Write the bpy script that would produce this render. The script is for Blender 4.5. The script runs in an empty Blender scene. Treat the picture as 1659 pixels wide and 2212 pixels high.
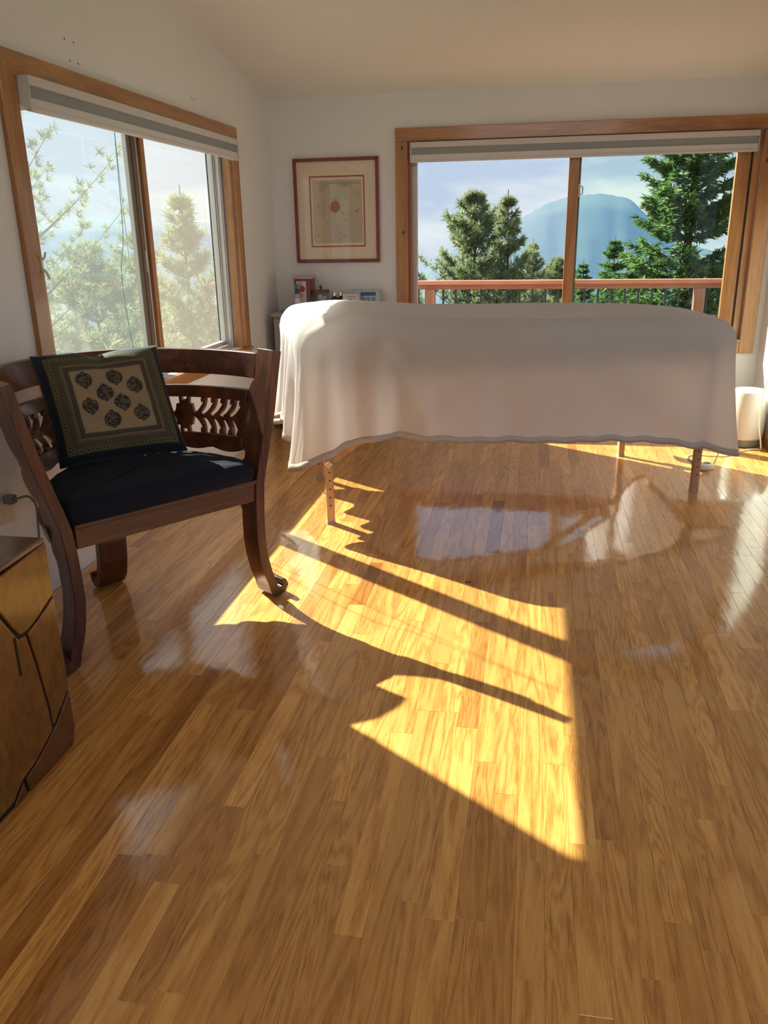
import bpy, bmesh, math, random
import numpy as np
from mathutils import Vector, Matrix
random.seed(7); RNG = np.random.default_rng(7)
S = bpy.context.scene
COL = S.collection
PI = math.pi

# ------------------------------------------------------------------ camera
W, H_ = 1659, 2212
F_PX, YAW, PITCH, ROLL, CAM_Z = 1746.96, math.radians(-10.4625), math.radians(18.8852), math.radians(.98264), 1.27
fw = Vector((math.sin(YAW)*math.cos(PITCH), math.cos(YAW)*math.cos(PITCH), -math.sin(PITCH)))
rt = Vector((math.cos(YAW), -math.sin(YAW), 0)); dn = fw.cross(rt)
r2 = math.cos(ROLL)*rt + math.sin(ROLL)*dn; d2 = -math.sin(ROLL)*rt + math.cos(ROLL)*dn
cd = bpy.data.cameras.new('camera'); cam = bpy.data.objects.new('camera', cd); COL.objects.link(cam)
M = Matrix.Identity(4)
for i in range(3):
    M[i][0] = r2[i]; M[i][1] = -d2[i]; M[i][2] = -fw[i]
M[2][3] = CAM_Z
cam.matrix_world = M
cd.sensor_fit = 'HORIZONTAL'; cd.sensor_width = 36; cd.lens = F_PX*36/W; cd.clip_start = .05; cd.clip_end = 9000
S.camera = cam
CAMR = np.array([list(r2), list(d2), list(fw)])
def project(p):
    q = CAMR @ (np.array(p, float) - np.array([0, 0, CAM_Z]))
    return F_PX*q[0]/q[2] + W/2, F_PX*q[1]/q[2] + H_/2, q[2]

# ------------------------------------------------------------------ view, world, sun
S.view_settings.view_transform = 'Standard'; S.view_settings.look = 'None'
S.view_settings.gamma = 1; S.view_settings.use_curve_mapping = False
S.view_settings.exposure = 1.0
S.cycles.max_bounces = 10; S.cycles.diffuse_bounces = 4; S.cycles.adaptive_threshold = .04; S.cycles.transparent_max_bounces = 24
S.cycles.sample_clamp_indirect = 6

SUN_DIR = Vector((.813, -.582, -math.tan(math.radians(36.2)))).normalized()   # the way the sunlight travels
sl = bpy.data.lights.new('sun', 'SUN'); sl.energy = 9.6; sl.angle = math.radians(.55); sl.color = (1, .92, .79)
sun = bpy.data.objects.new('sun', sl); COL.objects.link(sun)
sun.rotation_euler = SUN_DIR.to_track_quat('-Z', 'Y').to_euler(); sun.location = (-20, 20, 20)

wd = bpy.data.worlds.new('sky'); S.world = wd; wd.use_nodes = True
nt = wd.node_tree; nt.nodes.clear()
def N(nt, typ, **kw):
    n = nt.nodes.new(typ)
    for k, v in kw.items():
        if k == 'ins':
            for kk, vv in v.items(): n.inputs[kk].default_value = vv
        else: setattr(n, k, v)
    return n
L = lambda nt, a, b: nt.links.new(a, b)
tc = N(nt, 'ShaderNodeTexCoord'); sp = N(nt, 'ShaderNodeSeparateXYZ'); L(nt, tc.outputs['Generated'], sp.inputs[0])
ramp = N(nt, 'ShaderNodeValToRGB'); L(nt, sp.outputs['Z'], ramp.inputs[0])
e = ramp.color_ramp.elements
e[0].position = 0; e[0].color = (.66, .76, .98, 1); e[1].position = 1; e[1].color = (.42, .56, .95, 1)
x = e.new(.25); x.color = (.62, .72, 1.0, 1)
mp = N(nt, 'ShaderNodeMapping'); mp.inputs['Scale'].default_value = (1, 1, 3.2); mp.inputs['Location'].default_value = (3.1, .7, .35)
L(nt, tc.outputs['Generated'], mp.inputs['Vector'])
n1 = N(nt, 'ShaderNodeTexNoise', ins={'Scale': 5.0, 'Detail': 9, 'Roughness': .58, 'Distortion': .25}); L(nt, mp.outputs[0], n1.inputs['Vector'])
cr = N(nt, 'ShaderNodeValToRGB'); L(nt, n1.outputs['Fac'], cr.inputs[0])
cr.color_ramp.elements[0].position = .47; cr.color_ramp.elements[1].position = .74
# cloud bank along the horizon, broken by the same noise
hb = N(nt, 'ShaderNodeMath', operation='MULTIPLY'); L(nt, sp.outputs['Z'], hb.inputs[0]); L(nt, sp.outputs['Z'], hb.inputs[1])
hc_ = N(nt, 'ShaderNodeMapRange', ins={'From Min': 0, 'From Max': .0035, 'To Min': .13, 'To Max': 0}); L(nt, hb.outputs[0], hc_.inputs[0])
ha = N(nt, 'ShaderNodeMath', operation='ADD'); L(nt, n1.outputs['Fac'], ha.inputs[0]); L(nt, hc_.outputs[0], ha.inputs[1]); L(nt, ha.outputs[0], cr.inputs[0])
mx = N(nt, 'ShaderNodeMixRGB'); L(nt, cr.outputs[0], mx.inputs[0]); L(nt, ramp.outputs[0], mx.inputs[1]); mx.inputs[2].default_value = (1.12, 1.12, 1.16, 1)
bg = N(nt, 'ShaderNodeBackground'); L(nt, mx.outputs[0], bg.inputs[0]); bg.inputs[1].default_value = .44
wo = N(nt, 'ShaderNodeOutputWorld'); L(nt, bg.outputs[0], wo.inputs[0])

def portal(loc, rot, sx, sy):
    l = bpy.data.lights.new('window_portal', 'AREA'); l.shape = 'RECTANGLE'; l.size = sx; l.size_y = sy
    l.cycles.is_portal = True
    o = bpy.data.objects.new('window_portal', l); COL.objects.link(o); o.location = loc; o.rotation_euler = rot
XL, XR, YB, YF = -1.77, 1.44, 5.63, -2.6
CEIL = lambda y: 2.122 + .163*(YB - y)
portal((-1.93, 3.83, 1.2), (0, -PI/2, 0), 1.3, 2.1)
portal((.24, 5.80, 1.22), (-PI/2, 0, 0), 2.2, 1.26)
portal((1.60, 2.25, 1.05), (0, PI/2, 0), 2.0, 3.3)

# fill lamp added in the made-up high window behind the camera
dl = bpy.data.lights.new('fill_light', 'AREA'); dl.shape = 'RECTANGLE'; dl.size = 2.3; dl.size_y = .62; dl.energy = 11; dl.color = (1, .95, .90)
dlo = bpy.data.objects.new('fill_light', dl); COL.objects.link(dlo); dlo.location = (0, YF+.03, 2.82); dlo.rotation_euler = (PI/2, 0, 0)

# ------------------------------------------------------------------ materials
MATS = {}
def mat(name, color=(.8, .8, .8), rough=.5, metal=0, spec=.5, coat=0, bump=None, noise=None, alpha=None, ior=None):
    """plain principled material; noise=(scale xyz, amount) varies the colour, bump=(scale, strength) gives fine relief"""
    if name in MATS: return MATS[name]
    m = bpy.data.materials.new(name); m.use_nodes = True; MATS[name] = m
    t = m.node_tree; b = t.nodes['Principled BSDF']
    b.inputs['Base Color'].default_value = (*color, 1); b.inputs['Roughness'].default_value = rough
    b.inputs['Metallic'].default_value = metal; b.inputs['Specular IOR Level'].default_value = spec
    b.inputs['Coat Weight'].default_value = coat
    if ior: b.inputs['IOR'].default_value = ior
    tx = None
    if noise or bump: tx = N(t, 'ShaderNodeTexCoord')
    if noise:
        mpn = N(t, 'ShaderNodeMapping'); mpn.inputs['Scale'].default_value = noise[0]; L(t, tx.outputs['Object'], mpn.inputs[0])
        nn = N(t, 'ShaderNodeTexNoise', ins={'Scale': 1, 'Detail': 6, 'Roughness': .6}); L(t, mpn.outputs[0], nn.inputs['Vector'])
        rr = N(t, 'ShaderNodeValToRGB'); L(t, nn.outputs['Fac'], rr.inputs[0])
        a = noise[1]
        rr.color_ramp.elements[0].position = .25; rr.color_ramp.elements[1].position = .75
        rr.color_ramp.elements[0].color = (*[c*(1-a) for c in color], 1); rr.color_ramp.elements[1].color = (*[min(1, c*(1+a)) for c in color], 1)
        L(t, rr.outputs[0], b.inputs['Base Color'])
    if bump:
        nb = N(t, 'ShaderNodeTexNoise', ins={'Scale': bump[0], 'Detail': 4}); L(t, tx.outputs['Object'], nb.inputs['Vector'])
        bn = N(t, 'ShaderNodeBump', ins={'Strength': bump[1], 'Distance': .01}); L(t, nb.outputs['Fac'], bn.inputs['Height']); L(t, bn.outputs[0], b.inputs['Normal'])
    return m
def wood(name, c1, c2, axis=1, scale=9, rough=.35, coat=.3, stretch=.08, dist=3.5, world=False):
    """long-grained wood; axis = direction of the grain"""
    if name in MATS: return MATS[name]
    m = bpy.data.materials.new(name); m.use_nodes = True; MATS[name] = m
    t = m.node_tree; b = t.nodes['Principled BSDF']
    tx = N(t, 'ShaderNodeTexCoord'); mpn = N(t, 'ShaderNodeMapping')
    sc = [1, 1, 1]; sc[axis] = stretch; mpn.inputs['Scale'].default_value = sc
    L(t, tx.outputs['Object'], mpn.inputs[0])
    wv = N(t, 'ShaderNodeTexNoise', ins={'Scale': scale, 'Detail': 5, 'Roughness': .55, 'Distortion': .6}); L(t, mpn.outputs[0], wv.inputs['Vector'])
    mul = N(t, 'ShaderNodeMath', operation='MULTIPLY'); mul.inputs[1].default_value = dist*6; L(t, wv.outputs['Fac'], mul.inputs[0])
    sn = N(t, 'ShaderNodeMath', operation='SINE'); L(t, mul.outputs[0], sn.inputs[0])
    fn = N(t, 'ShaderNodeTexNoise', ins={'Scale': scale*14, 'Detail': 3}); L(t, mpn.outputs[0], fn.inputs['Vector'])
    ad = N(t, 'ShaderNodeMath', operation='MULTIPLY_ADD'); L(t, sn.outputs[0], ad.inputs[0]); ad.inputs[1].default_value = .22; L(t, fn.outputs['Fac'], ad.inputs[2])
    rr = N(t, 'ShaderNodeValToRGB'); L(t, ad.outputs[0], rr.inputs[0])
    rr.color_ramp.elements[0].position = .2; rr.color_ramp.elements[1].position = .8
    rr.color_ramp.elements[0].color = (*c1, 1); rr.color_ramp.elements[1].color = (*c2, 1)
    L(t, rr.outputs[0], b.inputs['Base Color']); b.inputs['Roughness'].default_value = rough; b.inputs['Coat Weight'].default_value = coat
    b.inputs['Coat Roughness'].default_value = .12
    return m
def glass(name, tint=(.97, 1, .98), dirt=0.0, ior=1.5, dirtcol=(.8, .82, .78)):
    """thin pane: straight-through transparency, mirror by Fresnel, a little dust"""
    if name in MATS: return MATS[name]
    m = bpy.data.materials.new(name); m.use_nodes = True; MATS[name] = m
    t = m.node_tree; t.nodes.clear()
    o = N(t, 'ShaderNodeOutputMaterial'); tr = N(t, 'ShaderNodeBsdfTransparent'); tr.inputs[0].default_value = (*tint, 1)
    gl = N(t, 'ShaderNodeBsdfGlossy', ins={'Roughness': 0.0}); fr = N(t, 'ShaderNodeFresnel', ins={'IOR': ior})
    ge = N(t, 'ShaderNodeNewGeometry'); bk = N(t, 'ShaderNodeMath', operation='SUBTRACT'); bk.inputs[0].default_value = 1; L(t, ge.outputs['Backfacing'], bk.inputs[1])
    fm = N(t, 'ShaderNodeMath', operation='MULTIPLY'); L(t, fr.outputs[0], fm.inputs[0]); L(t, bk.outputs[0], fm.inputs[1])   # the pane reflects at the face the light meets
    ms = N(t, 'ShaderNodeMixShader'); L(t, fm.outputs[0], ms.inputs[0]); L(t, tr.outputs[0], ms.inputs[1]); L(t, gl.outputs[0], ms.inputs[2])
    last = ms
    if dirt:
        df = N(t, 'ShaderNodeBsdfTranslucent'); df.inputs[0].default_value = (*dirtcol, 1)
        m2 = N(t, 'ShaderNodeMixShader'); m2.inputs[0].default_value = dirt; L(t, ms.outputs[0], m2.inputs[1]); L(t, df.outputs[0], m2.inputs[2]); last = m2
    L(t, last.outputs[0], o.inputs[0]); return m
def cloth(name, color, transl=.0, rough=.9, bump=(900, .05), sheen=.0, wrinkle=None):
    if name in MATS: return MATS[name]
    m = bpy.data.materials.new(name); m.use_nodes = True; MATS[name] = m
    t = m.node_tree; b = t.nodes['Principled BSDF']; o = t.nodes['Material Output']
    b.inputs['Base Color'].default_value = (*color, 1); b.inputs['Roughness'].default_value = rough; b.inputs['Specular IOR Level'].default_value = .2
    b.inputs['Sheen Weight'].default_value = sheen
    tx = N(t, 'ShaderNodeTexCoord')
    nb = N(t, 'ShaderNodeTexNoise', ins={'Scale': bump[0], 'Detail': 3}); L(t, tx.outputs['Object'], nb.inputs['Vector'])
    bn = N(t, 'ShaderNodeBump', ins={'Strength': bump[1], 'Distance': .005}); L(t, nb.outputs['Fac'], bn.inputs['Height']); L(t, bn.outputs[0], b.inputs['Normal'])
    if wrinkle:
        wm_ = N(t, 'ShaderNodeMapping'); wm_.inputs['Scale'].default_value = wrinkle[0]; L(t, tx.outputs['Object'], wm_.inputs[0])
        wn = N(t, 'ShaderNodeTexNoise', ins={'Scale': 1, 'Detail': 2, 'Distortion': .6}); L(t, wm_.outputs[0], wn.inputs['Vector'])
        wb_ = N(t, 'ShaderNodeBump', ins={'Strength': wrinkle[1], 'Distance': .03}); L(t, wn.outputs['Fac'], wb_.inputs['Height']); L(t, wb_.outputs[0], bn.inputs['Normal'])
    if transl:
        tl = N(t, 'ShaderNodeBsdfTranslucent'); tl.inputs[0].default_value = (*color, 1)
        ms = N(t, 'ShaderNodeMixShader'); ms.inputs[0].default_value = transl; L(t, b.outputs[0], ms.inputs[1]); L(t, tl.outputs[0], ms.inputs[2]); L(t, ms.outputs[0], o.inputs[0])
    return m

WALL = mat('wall_paint', (.80, .775, .775), .85, spec=.2, bump=(60, .08), noise=((2, 2, 2), .02))
CEILM = mat('ceiling_paint', (.86, .83, .80), .9, spec=.15, bump=(45, .06))
FIR_Y = wood('fir_trim_y', (.34, .145, .045), (.50, .235, .075), axis=1)
FIR_Z = wood('fir_trim_z', (.34, .145, .045), (.50, .235, .075), axis=2)
FIR_X = wood('fir_trim_x', (.34, .145, .045), (.50, .235, .075), axis=0)
KNOT = mat('knot_wood', (.07, .03, .015), .5)
ALU = mat('aluminium', (.62, .61, .60), .45, metal=.6)
ALUD = mat('bronze_aluminium', (.20, .17, .14), .45, metal=.4)
DARKGAP = mat('dark_seal', (.03, .028, .025), .7)
BLINDW = cloth('blind_white', (.80, .76, .75), .25); BLINDG = cloth('blind_grey', (.42, .42, .43), .25)
PLAST_W = mat('white_plastic', (.80, .80, .78), .4)
PLAST_G = mat('grey_plastic', (.45, .44, .42), .5)
BLACK = mat('black_metal', (.015, .015, .016), .4)
STEEL = mat('steel', (.6, .58, .54), .3, metal=1)
TEAK = wood('dark_teak', (.060, .015, .004), (.175, .047, .012), axis=2, scale=7, rough=.35, coat=.22)
TEAKX = wood('dark_teak_x', (.060, .015, .004), (.175, .047, .012), axis=0, scale=7, rough=.35, coat=.22)
BLOCKW = wood('block_wood', (.13, .046, .008), (.24, .10, .019), axis=2, scale=4, rough=.25, coat=.6, stretch=.5, dist=2)
BLOCKW2 = wood('block_wood_red', (.07, .017, .005), (.13, .036, .010), axis=2, scale=3, rough=.25, coat=.6, stretch=.6, dist=2)
BLOCKT = wood('block_wood_top', (.12, .06, .03), (.20, .105, .055), axis=1, scale=5, rough=.3, coat=.6)
NAVY = cloth('navy_cloth', (.008, .011, .022), 0, .85, (500, .1), .03)
SHEET = cloth('white_sheet', (.91, .88, .87), .54, .8, (1200, .03), wrinkle=((1.6, 15, 2.2), .30))
LEGW = wood('table_leg_wood', (.50, .27, .13), (.66, .40, .22), axis=2, scale=12, rough=.35)
PAD = cloth('table_pad', (.08, .07, .07), 0); PAD_PALE = cloth('pad_pale_top', (.80, .77, .76), 0)
GLASS = glass('clear_glass'); GLASS_P = glass('picture_glass', (1, 1, 1)); GLASS_G = glass('green_glass', (.88, .97, .93)); GLASS_D = glass('dusty_glass', (.88, .94, .92), .055)
JARGLASS = glass('jar_glass', (.9, .93, .92), .08, 1.45)
FRAME = mat('red_frame', (.20, .025, .025), .3, coat=.5)
MATCR = mat('cream_mat', (.78, .66, .50), .9); PAPER = mat('print_paper', (.54, .46, .35), .9, noise=((9, 9, 9), .10))
RUST = mat('rust_print', (.40, .11, .03), .9); INK = mat('ink', (.10, .08, .06), .9); INKL = mat('ink_faint', (.34, .28, .21), .9)
REDLINE = mat('red_mat_line', (.42, .10, .06), .9)

# ------------------------------------------------------------------ mesh helpers
class MB:
    def __init__(s): s.v = []; s.f = []
    def add(s, vs, fs):
        o = len(s.v); s.v += [tuple(p) for p in vs]; s.f += [tuple(i+o for i in f) for f in fs]; return s
    def box(s, x0, x1, y0, y1, z0, z1):
        return s.add([(x0,y0,z0),(x1,y0,z0),(x1,y1,z0),(x0,y1,z0),(x0,y0,z1),(x1,y0,z1),(x1,y1,z1),(x0,y1,z1)],
                     [(3,2,1,0),(4,5,6,7),(0,1,5,4),(1,2,6,5),(2,3,7,6),(3,0,4,7)])
    def cyl(s, p0, p1, r0, r1=None, n=12, cap=True):
        r1 = r0 if r1 is None else r1
        p0 = Vector(p0); p1 = Vector(p1); d = (p1-p0).normalized(); a = d.orthogonal().normalized(); b = d.cross(a)
        vs = [p0 + r0*(math.cos(2*PI*i/n)*a + math.sin(2*PI*i/n)*b) for i in range(n)] + [p1 + r1*(math.cos(2*PI*i/n)*a + math.sin(2*PI*i/n)*b) for i in range(n)]
        fs = [(i, (i+1) % n, n+(i+1) % n, n+i) for i in range(n)]
        if cap: fs += [tuple(range(n-1, -1, -1)), tuple(range(n, 2*n))]
        return s.add(vs, fs)
    def lathe(s, c, prof, n=28, cap=True):
        cx, cy, cz = c; vs = []; fs = []
        for r, z in prof: vs += [(cx+r*math.cos(2*PI*i/n), cy+r*math.sin(2*PI*i/n), cz+z) for i in range(n)]
        for k in range(len(prof)-1):
            fs += [(k*n+i, k*n+(i+1) % n, (k+1)*n+(i+1) % n, (k+1)*n+i) for i in range(n)]
        if cap: fs += [tuple(range(n-1, -1, -1)), tuple((len(prof)-1)*n+i for i in range(n))]
        return s.add(vs, fs)
    def tube(s, pts, r, n=8):
        pts = [Vector(p) for p in pts]; vs = []; fs = []; m = len(pts); a = None
        for i, p in enumerate(pts):
            d = (pts[min(i+1, m-1)] - pts[max(i-1, 0)]).normalized()
            if a is None: a = d.orthogonal().normalized()
            else: a = (a - d*a.dot(d)).normalized()
            b = d.cross(a)
            rr = r[i] if hasattr(r, '__len__') else r
            vs += [p + rr*(math.cos(2*PI*k/n)*a + math.sin(2*PI*k/n)*b) for k in range(n)]
        for i in range(m-1): fs += [(i*n+k, i*n+(k+1) % n, (i+1)*n+(k+1) % n, (i+1)*n+k) for k in range(n)]
        fs += [tuple(range(n-1, -1, -1)), tuple((m-1)*n+k for k in range(n))]
        return s.add(vs, fs)
    def prism(s, poly, fn, t0, t1):
        """polygon in 2D mapped by fn(a, b, t) and extruded from t0 to t1"""
        n = len(poly)
        vs = [fn(a, b, t0) for a, b in poly] + [fn(a, b, t1) for a, b in poly]
        return s.add(vs, [tuple(range(n-1, -1, -1)), tuple(range(n, 2*n))] + [(i, (i+1) % n, n+(i+1) % n, n+i) for i in range(n)])
    def ribbon(s, path, w, fn, t0, t1):
        """thick stroke along a 2D path, w half-widths, extruded"""
        n = len(path); Lf = []; Rt = []
        for i in range(n):
            a = path[max(i-1, 0)]; b = path[min(i+1, n-1)]
            dx, dy = b[0]-a[0], b[1]-a[1]; l = math.hypot(dx, dy) or 1
            ww = w[i] if hasattr(w, '__len__') else w
            Lf.append((path[i][0]-dy/l*ww, path[i][1]+dx/l*ww)); Rt.append((path[i][0]+dy/l*ww, path[i][1]-dx/l*ww))
        vs = [fn(*p, t0) for p in Lf] + [fn(*p, t0) for p in Rt] + [fn(*p, t1) for p in Lf] + [fn(*p, t1) for p in Rt]
        fs = []
        for i in range(n-1):
            fs += [(i, i+1, n+i+1, n+i), (2*n+i+1, 2*n+i, 3*n+i, 3*n+i+1), (i+1, i, 2*n+i, 2*n+i+1), (n+i, n+i+1, 3*n+i+1, 3*n+i)]
        fs += [(0, n, 3*n, 2*n), (2*n-1, n-1, 3*n-1, 4*n-1)]
        return s.add(vs, fs)
    def build(s, name, m, parent=None, smooth=False, bevel=0, seg=2):
        me = bpy.data.meshes.new(name); me.from_pydata(s.v, [], s.f); me.update()
        bm = bmesh.new(); bm.from_mesh(me); bmesh.ops.recalc_face_normals(bm, faces=bm.faces); bm.to_mesh(me); bm.free()
        me.materials.append(m)
        o = bpy.data.objects.new(name, me); COL.objects.link(o)
        if parent: o.parent = parent
        if smooth: me.polygons.foreach_set('use_smooth', [True]*len(me.polygons)); 
        if smooth == 'auto':
            try: me.set_sharp_from_angle(angle=math.radians(38))
            except Exception: pass
        if bevel:
            md = o.modifiers.new('bevel', 'BEVEL'); md.width = bevel; md.segments = seg; md.limit_method = 'ANGLE'; md.angle_limit = math.radians(40)
        return o
def tag(o, label=None, cat=None, group=None, kind=None):
    if label: o['label'] = label
    if cat: o['category'] = cat
    if group: o['group'] = group
    if kind: o['kind'] = kind
    return o
def empty(name, loc=(0, 0, 0), rz=0):
    o = bpy.data.objects.new(name, None); COL.objects.link(o); o.location = loc; o.rotation_euler = (0, 0, rz); o.empty_display_size = .1; return o
def bx(name, m, parent, x0, x1, y0, y1, z0, z1, bevel=0):
    return MB().box(x0, x1, y0, y1, z0, z1).build(name, m, parent, bevel=bevel)
def smooth(a, b, x):
    t = np.clip((x-a)/(b-a), 0, 1); return t*t*(3-2*t)

# ------------------------------------------------------------------ floor of oak strips
def floor_material():
    m = bpy.data.materials.new('oak_strip'); m.use_nodes = True; t = m.node_tree; b = t.nodes['Principled BSDF']
    ge = N(t, 'ShaderNodeNewGeometry'); at = N(t, 'ShaderNodeAttribute'); at.attribute_name = 'plank_tone'
    sa = N(t, 'ShaderNodeSeparateColor'); L(t, at.outputs['Color'], sa.inputs[0])
    off = N(t, 'ShaderNodeCombineXYZ'); 
    for i, k in ((0, 7.3), (1, 31.0)):
        mu = N(t, 'ShaderNodeMath', operation='MULTIPLY'); mu.inputs[1].default_value = k; L(t, sa.outputs[2], mu.inputs[0]); L(t, mu.outputs[0], off.inputs[i])
    ad = N(t, 'ShaderNodeVectorMath', operation='ADD'); L(t, ge.outputs['Position'], ad.inputs[0]); L(t, off.outputs[0], ad.inputs[1])
    # broad figure (cathedral grain)
    m1 = N(t, 'ShaderNodeMapping'); m1.inputs['Scale'].default_value = (14, 1.25, 1); L(t, ad.outputs[0], m1.inputs[0])
    n1 = N(t, 'ShaderNodeTexNoise', ins={'Scale': 1.0, 'Detail': 3, 'Roughness': .5, 'Distortion': .5}); L(t, m1.outputs[0], n1.inputs['Vector'])
    k1 = N(t, 'ShaderNodeMath', operation='MULTIPLY_ADD'); L(t, sa.outputs[1], k1.inputs[0]); k1.inputs[1].default_value = 70; k1.inputs[2].default_value = 25
    k2 = N(t, 'ShaderNodeMath', operation='MULTIPLY'); L(t, n1.outputs['Fac'], k2.inputs[0]); L(t, k1.outputs[0], k2.inputs[1])
    sn = N(t, 'ShaderNodeMath', operation='SINE'); L(t, k2.outputs[0], sn.inputs[0])
    # pores: fine dashes along the strip
    m2 = N(t, 'ShaderNodeMapping'); m2.inputs['Scale'].default_value = (420, 16, 1); L(t, ad.outputs[0], m2.inputs[0])
    n2 = N(t, 'ShaderNodeTexNoise', ins={'Scale': 1.0, 'Detail': 3, 'Roughness': .7}); L(t, m2.outputs[0], n2.inputs['Vector'])
    m3 = N(t, 'ShaderNodeMapping'); m3.inputs['Scale'].default_value = (40, 2.0, 1); L(t, ad.outputs[0], m3.inputs[0])
    n3 = N(t, 'ShaderNodeTexNoise', ins={'Scale': 1.0, 'Detail': 4}); L(t, m3.outputs[0], n3.inputs['Vector'])
    g = N(t, 'ShaderNodeMath', operation='MULTIPLY_ADD'); L(t, sn.outputs[0], g.inputs[0]); g.inputs[1].default_value = .155; L(t, n2.outputs['Fac'], g.inputs[2])
    g2 = N(t, 'ShaderNodeMath', operation='MULTIPLY_ADD'); L(t, n3.outputs['Fac'], g2.inputs[0]); g2.inputs[1].default_value = .42; L(t, g.outputs[0], g2.inputs[2])
    rr = N(t, 'ShaderNodeValToRGB'); L(t, g2.outputs[0], rr.inputs[0])
    el = rr.color_ramp.elements
    el[0].position = .38; el[0].color = (.37, .145, .026, 1); el[1].position = .96; el[1].color = (.82, .44, .118, 1)
    q = el.new(.64); q.color = (.68, .315, .068, 1)
    # plank tone
    tr = N(t, 'ShaderNodeValToRGB'); L(t, sa.outputs[0], tr.inputs[0]); tl = tr.color_ramp.elements
    tl[0].position = 0; tl[0].color = (.58, .47, .36, 1); tl[1].position = 1; tl[1].color = (1.20, 1.22, 1.26, 1)
    q = tl.new(.25); q.color = (.83, .76, .68, 1); q = tl.new(.7); q.color = (1.0, 1.0, 1.0, 1)
    mx = N(t, 'ShaderNodeMixRGB', blend_type='MULTIPLY'); mx.inputs[0].default_value = 1; L(t, rr.outputs[0], mx.inputs[1]); L(t, tr.outputs[0], mx.inputs[2])
    L(t, mx.outputs[0], b.inputs['Base Color'])
    b.inputs['Roughness'].default_value = .42; b.inputs['Specular IOR Level'].default_value = .3
    b.inputs['Coat Weight'].default_value = 1; b.inputs['Coat Roughness'].default_value = .045; b.inputs['Coat IOR'].default_value = 1.68
    # varnish relief: gentle waves plus open pores
    m4 = N(t, 'ShaderNodeMapping'); m4.inputs['Scale'].default_value = (16, 5, 1); L(t, ad.outputs[0], m4.inputs[0])
    n4 = N(t, 'ShaderNodeTexNoise', ins={'Scale': 1.0, 'Detail': 2}); L(t, m4.outputs[0], n4.inputs['Vector'])
    b1 = N(t, 'ShaderNodeBump', ins={'Strength': .22, 'Distance': .004}); L(t, n4.outputs['Fac'], b1.inputs['Height'])
    b2 = N(t, 'ShaderNodeBump', ins={'Strength': .06, 'Distance': .0012}); L(t, g.outputs[0], b2.inputs['Height']); L(t, b1.outputs[0], b2.inputs['Normal'])
    L(t, b2.outputs[0], b.inputs['Coat Normal']); L(t, b2.outputs[0], b.inputs['Normal'])
    return m
OAK = floor_material()
floor = MB().box(XL-.14, XR+.14, YF-.14, YB+.14, -.14, -.02).build('floor', mat('subfloor', (.20, .09, .03), .9)); tag(floor, kind='structure')
PW = .0572
planks = []
x0 = -.0444 - 31*PW
r = 0
while x0 < XR:
    xa, xb = max(x0, XL), min(x0+PW, XR)
    y = YF - random.uniform(0, .8)
    while y < YB:
        ln = random.choice((.32, .45, .55, .7, .8, .95, 1.1, 1.3))*random.uniform(.85, 1.15)
        ya, yb = max(y, YF), min(y+ln, YB)
        if YB - yb < .12: yb = YB
        if yb-ya > .05 and xb-xa > .01: planks.append((xa, xb, ya, yb))
        y = yb if yb >= YB else y+ln
        if yb >= YB: break
    x0 += PW; r += 1
def plank_mesh(xa, xb, ya, yb, tilt):
    g = .00012; bv = .0005; zt = 0.0
    hx, hy = (xb-xa)/2-g, (yb-ya)/2-g
    vs = []
    for z, d in ((-.02, 0), (-bv, 0), (zt, bv)):
        for sx, sy in ((-1, -1), (1, -1), (1, 1), (-1, 1)):
            vs.append((sx*(hx-d), sy*(hy-d), z + (sx*tilt[0]+sy*tilt[1] if z > -.01 else 0)))
    fs = [(8, 9, 10, 11)] + [(k*4+i, k*4+(i+1) % 4, (k+1)*4+(i+1) % 4, (k+1)*4+i) for k in (0, 1) for i in range(4)]
    return vs, fs
def plank_area(p):
    xa, xb, ya, yb = p
    if yb < .6: return 0
    q = [project((x, max(y, .6), 0)) for x, y in ((xa, ya), (xb, ya), (xb, yb), (xa, yb))]
    q = [(min(max(u, 0), W), min(max(v, 0), H_)) for u, v, _ in q]
    return abs(sum(q[i][0]*q[(i+1) % 4][1]-q[(i+1) % 4][0]*q[i][1] for i in range(4)))/2
def seen(p):    # strips that the block, chair or sheet hide count for less
    cx, cy = (p[0]+p[1])/2, (p[2]+p[3])/2
    return plank_area(p)*(0 if cx < -1.2 and cy < 2 else 1)*(.02 if cy > 5.15 else 1)
planks.sort(key=seen, reverse=True)
def tone(): return (min(1, max(0, random.gauss(.52, .24))), random.random()**1.6, random.random(), 1)
rest = MB(); rest_t = []
for i, p in enumerate(planks):
    xa, xb, ya, yb = p
    vs, fs = plank_mesh(xa, xb, ya, yb, (random.gauss(0, .00004), random.gauss(0, .00006)))
    tcol = tone()
    if i < 298:
        me = bpy.data.meshes.new('plank'); me.from_pydata(vs, [], fs); me.update(); me.materials.append(OAK)
        ca = me.color_attributes.new('plank_tone', 'FLOAT_COLOR', 'POINT'); ca.data.foreach_set('color', list(tcol)*len(vs))
        o = bpy.data.objects.new('plank', me); COL.objects.link(o); o.location = ((xa+xb)/2, (ya+yb)/2, 0); o.parent = floor
    else:
        rest.add([((xa+xb)/2+v[0], (ya+yb)/2+v[1], v[2]) for v in vs], fs); rest_t += [tcol]*len(vs)
me = bpy.data.meshes.new('plank_field'); me.from_pydata(rest.v, [], rest.f); me.update(); me.materials.append(OAK)
ca = me.color_attributes.new('plank_tone', 'FLOAT_COLOR', 'POINT'); ca.data.foreach_set('color', [c for t in rest_t for c in t])
o = bpy.data.objects.new('plank_field', me); COL.objects.link(o); o.parent = floor; o['kind'] = 'stuff'

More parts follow.
